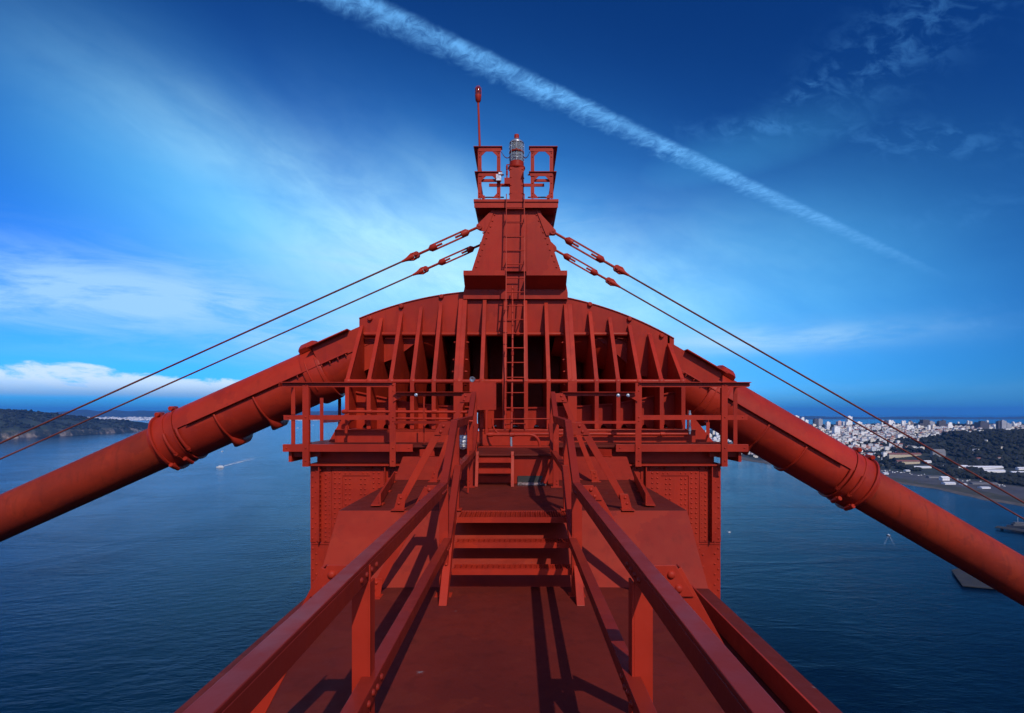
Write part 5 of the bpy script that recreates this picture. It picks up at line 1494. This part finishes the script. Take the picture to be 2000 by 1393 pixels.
def boat(px, py, Lb, W, rz, label, decks=2, hull=WHITE, mast=True, name='boat', cat='boat', cab=None):
    c = sea_pt(px, py); root = thing(name, label, cat, c)
    cr, sr = math.cos(rz), math.sin(rz)
    def T(x, y, z): return Vector((c.x + x*cr - y*sr, c.y + x*sr + y*cr, c.z + z))
    m = MB(); h = Lb*.09
    prof = [(-.5, .42), (-.3, .5), (0, .5), (.25, .42), (.42, .2), (.5, .02)]
    n = len(prof)
    vs = [T(x*Lb, w*W, h*(1.15 if x > .3 else 1)) for x, w in prof] + [T(x*Lb, -w*W, h*(1.15 if x > .3 else 1)) for x, w in prof] + [T(x*Lb*.96, w*W*.8, -1) for x, w in prof] + [T(x*Lb*.96, -w*W*.8, -1) for x, w in prof]
    fs = []
    for i in range(n-1): fs += [(i, i+1, 2*n+i+1, 2*n+i), (n+i+1, n+i, 3*n+i, 3*n+i+1), (i, n+i, n+i+1, i+1)]
    fs.append((0, 2*n, 3*n, n)); m._add(vs, fs); m.build('hull', hull, root)
    z0 = h + .05
    def obox(m, x0, x1, y, za, zb):
        q = [T(x0, -y, za), T(x1, -y, za), T(x1, y, za), T(x0, y, za)]; m.prism(q, (0, 0, zb-za))
    for k in range(decks):
        m = MB(); obox(m, -Lb*(.34-.06*k), Lb*(.24-.07*k), W*(.38-.05*k), z0, z0+Lb*.075); m.build('cabin', cab or WHITE, root)
        m = MB(); obox(m, -Lb*(.33-.06*k), Lb*(.245-.07*k), W*(.385-.05*k), z0+Lb*.03, z0+Lb*.055); m.build('window_band', WIN, root)
        z0 += Lb*.0755
    if mast:
        m = MB(); m.tube([T(0, 0, z0), T(0, 0, z0+Lb*.25)], .15, 6); m.build('mast', WHITE, root)
    return root
boat(430, 913, 30, 9, R(190), 'white ferry with a long pale wake, below the cable casing on the bay', 2, name='ferry')
a = sea_pt(437, 911); b = sea_pt(505, 893)
wake([a.lerp(b, t) for t in (0, .15, .35, .6, 1)], [7, 16, 26, 34, 44], [1.4, 1.1, .8, .45, 0])
boat(434.5, 882, 16, 6, R(80), 'small white boat beyond the ferry', 1)
boat(571, 833, 30, 10, R(20), 'white boat seen between the gallery posts, nearest the outer post', 1)
boat(581.5, 836.5, 34, 11, R(60), 'white boat seen through the gallery railing, the brighter of the pair', 2)
boat(612, 831, 26, 9, R(10), 'tiny white boat seen through the gallery railing close to the saddle', 1)
boat(295, 834, 26, 8, R(10), 'tiny white boat off the tip of the headland', 1)
boat(1735, 1046, 9, 3.4, R(95), 'small motor boat with a dark hull and spreading wake beneath the cable', 1, HULLB)
c = sea_pt(1735, 1047)
for s in (-1, 1):
    b = sea_pt(1735 + s*9 + (1 if s > 0 else -2), 1068)
    wake([c.lerp(b, t) + Vector((s*1.2, -2, 0)) for t in (0, .3, .6, 1)], [.8, 1.2, 1.6, 2.0], [.5, .35, .2, 0])
boat(1425, 1040, 6, 2.2, R(20), 'tiny white motor boat close to the tower leg', 1)
c = sea_pt(1425.5, 1040.5); b = sea_pt(1418, 1036); wake([c, c.lerp(b, .5), b], [.8, 1.5, 2], [.9, .5, 0])
TIM = simple('dark_wharf_timber', (.030, .028, .028), .8, 0, .35, .1); DKT = simple('wharf_deck', (.020, .018, .015), .85, 0, .35, .08)
def pier(corners, label, z=5.0):
    c = [Vector((p.x, p.y, SEA+z)) for p in corners]; cen = sum(c, Vector())/4
    root = thing('pier', label, 'pier', (cen.x, cen.y, SEA))
    m = MB(); m.prism(c, (0, 0, -1.2)); m.build('deck', DKT, root)
    m = MB()
    for i in range(9):
        for j in range(4):
            p = c[0].lerp(c[1], (i+.3)/9.).lerp(c[3].lerp(c[2], (i+.3)/9.), (j+.3)/4.); m.tube([p - Vector((0,0,1.2)), Vector((p.x, p.y, SEA-2))], .45, 6)
    m.build('piles', TIM, root)
pier([sea_pt(1858, 1117), sea_pt(1880, 1112), sea_pt(2010, 1160), sea_pt(1880, 1148)], 'broad low dark pier deck standing in the water beside the cable', 3)
pier([sea_pt(1943, 1034), sea_pt(1948, 1031), sea_pt(2120, 1052), sea_pt(2120, 1062)], 'narrow dark pier with a moored ship alongside', 4)
boat(1988, 1030, 42, 10, R(172), 'dark hulled ship moored at the narrow pier', 2, HULLB, True, 'ship', 'ship', simple('grey_ship_paint', (.10, .10, .11), .6))

# ================================================================== HAZE over the bay
def haze():
    m = MB(); m.box(-45000, 45000, -7000, 58000, SEA-1, 420)
    mt = bpy.data.materials.new('sea_haze'); mt.use_nodes = True; g = NT(mt.node_tree); g.n.clear()
    out = g.new('ShaderNodeOutputMaterial'); pv = g.new('ShaderNodeVolumePrincipled')
    pv.inputs['Color'].default_value = rgb(.07, .36, 1.0); pv.inputs['Density'].default_value = 2.4e-5; pv.inputs['Anisotropy'].default_value = 0.0
    g.l.new(pv.outputs[0], out.inputs['Volume'])
    mt.cycles.homogeneous_volume = True
    o = m.build('haze', mt, None, kind='stuff')
haze()
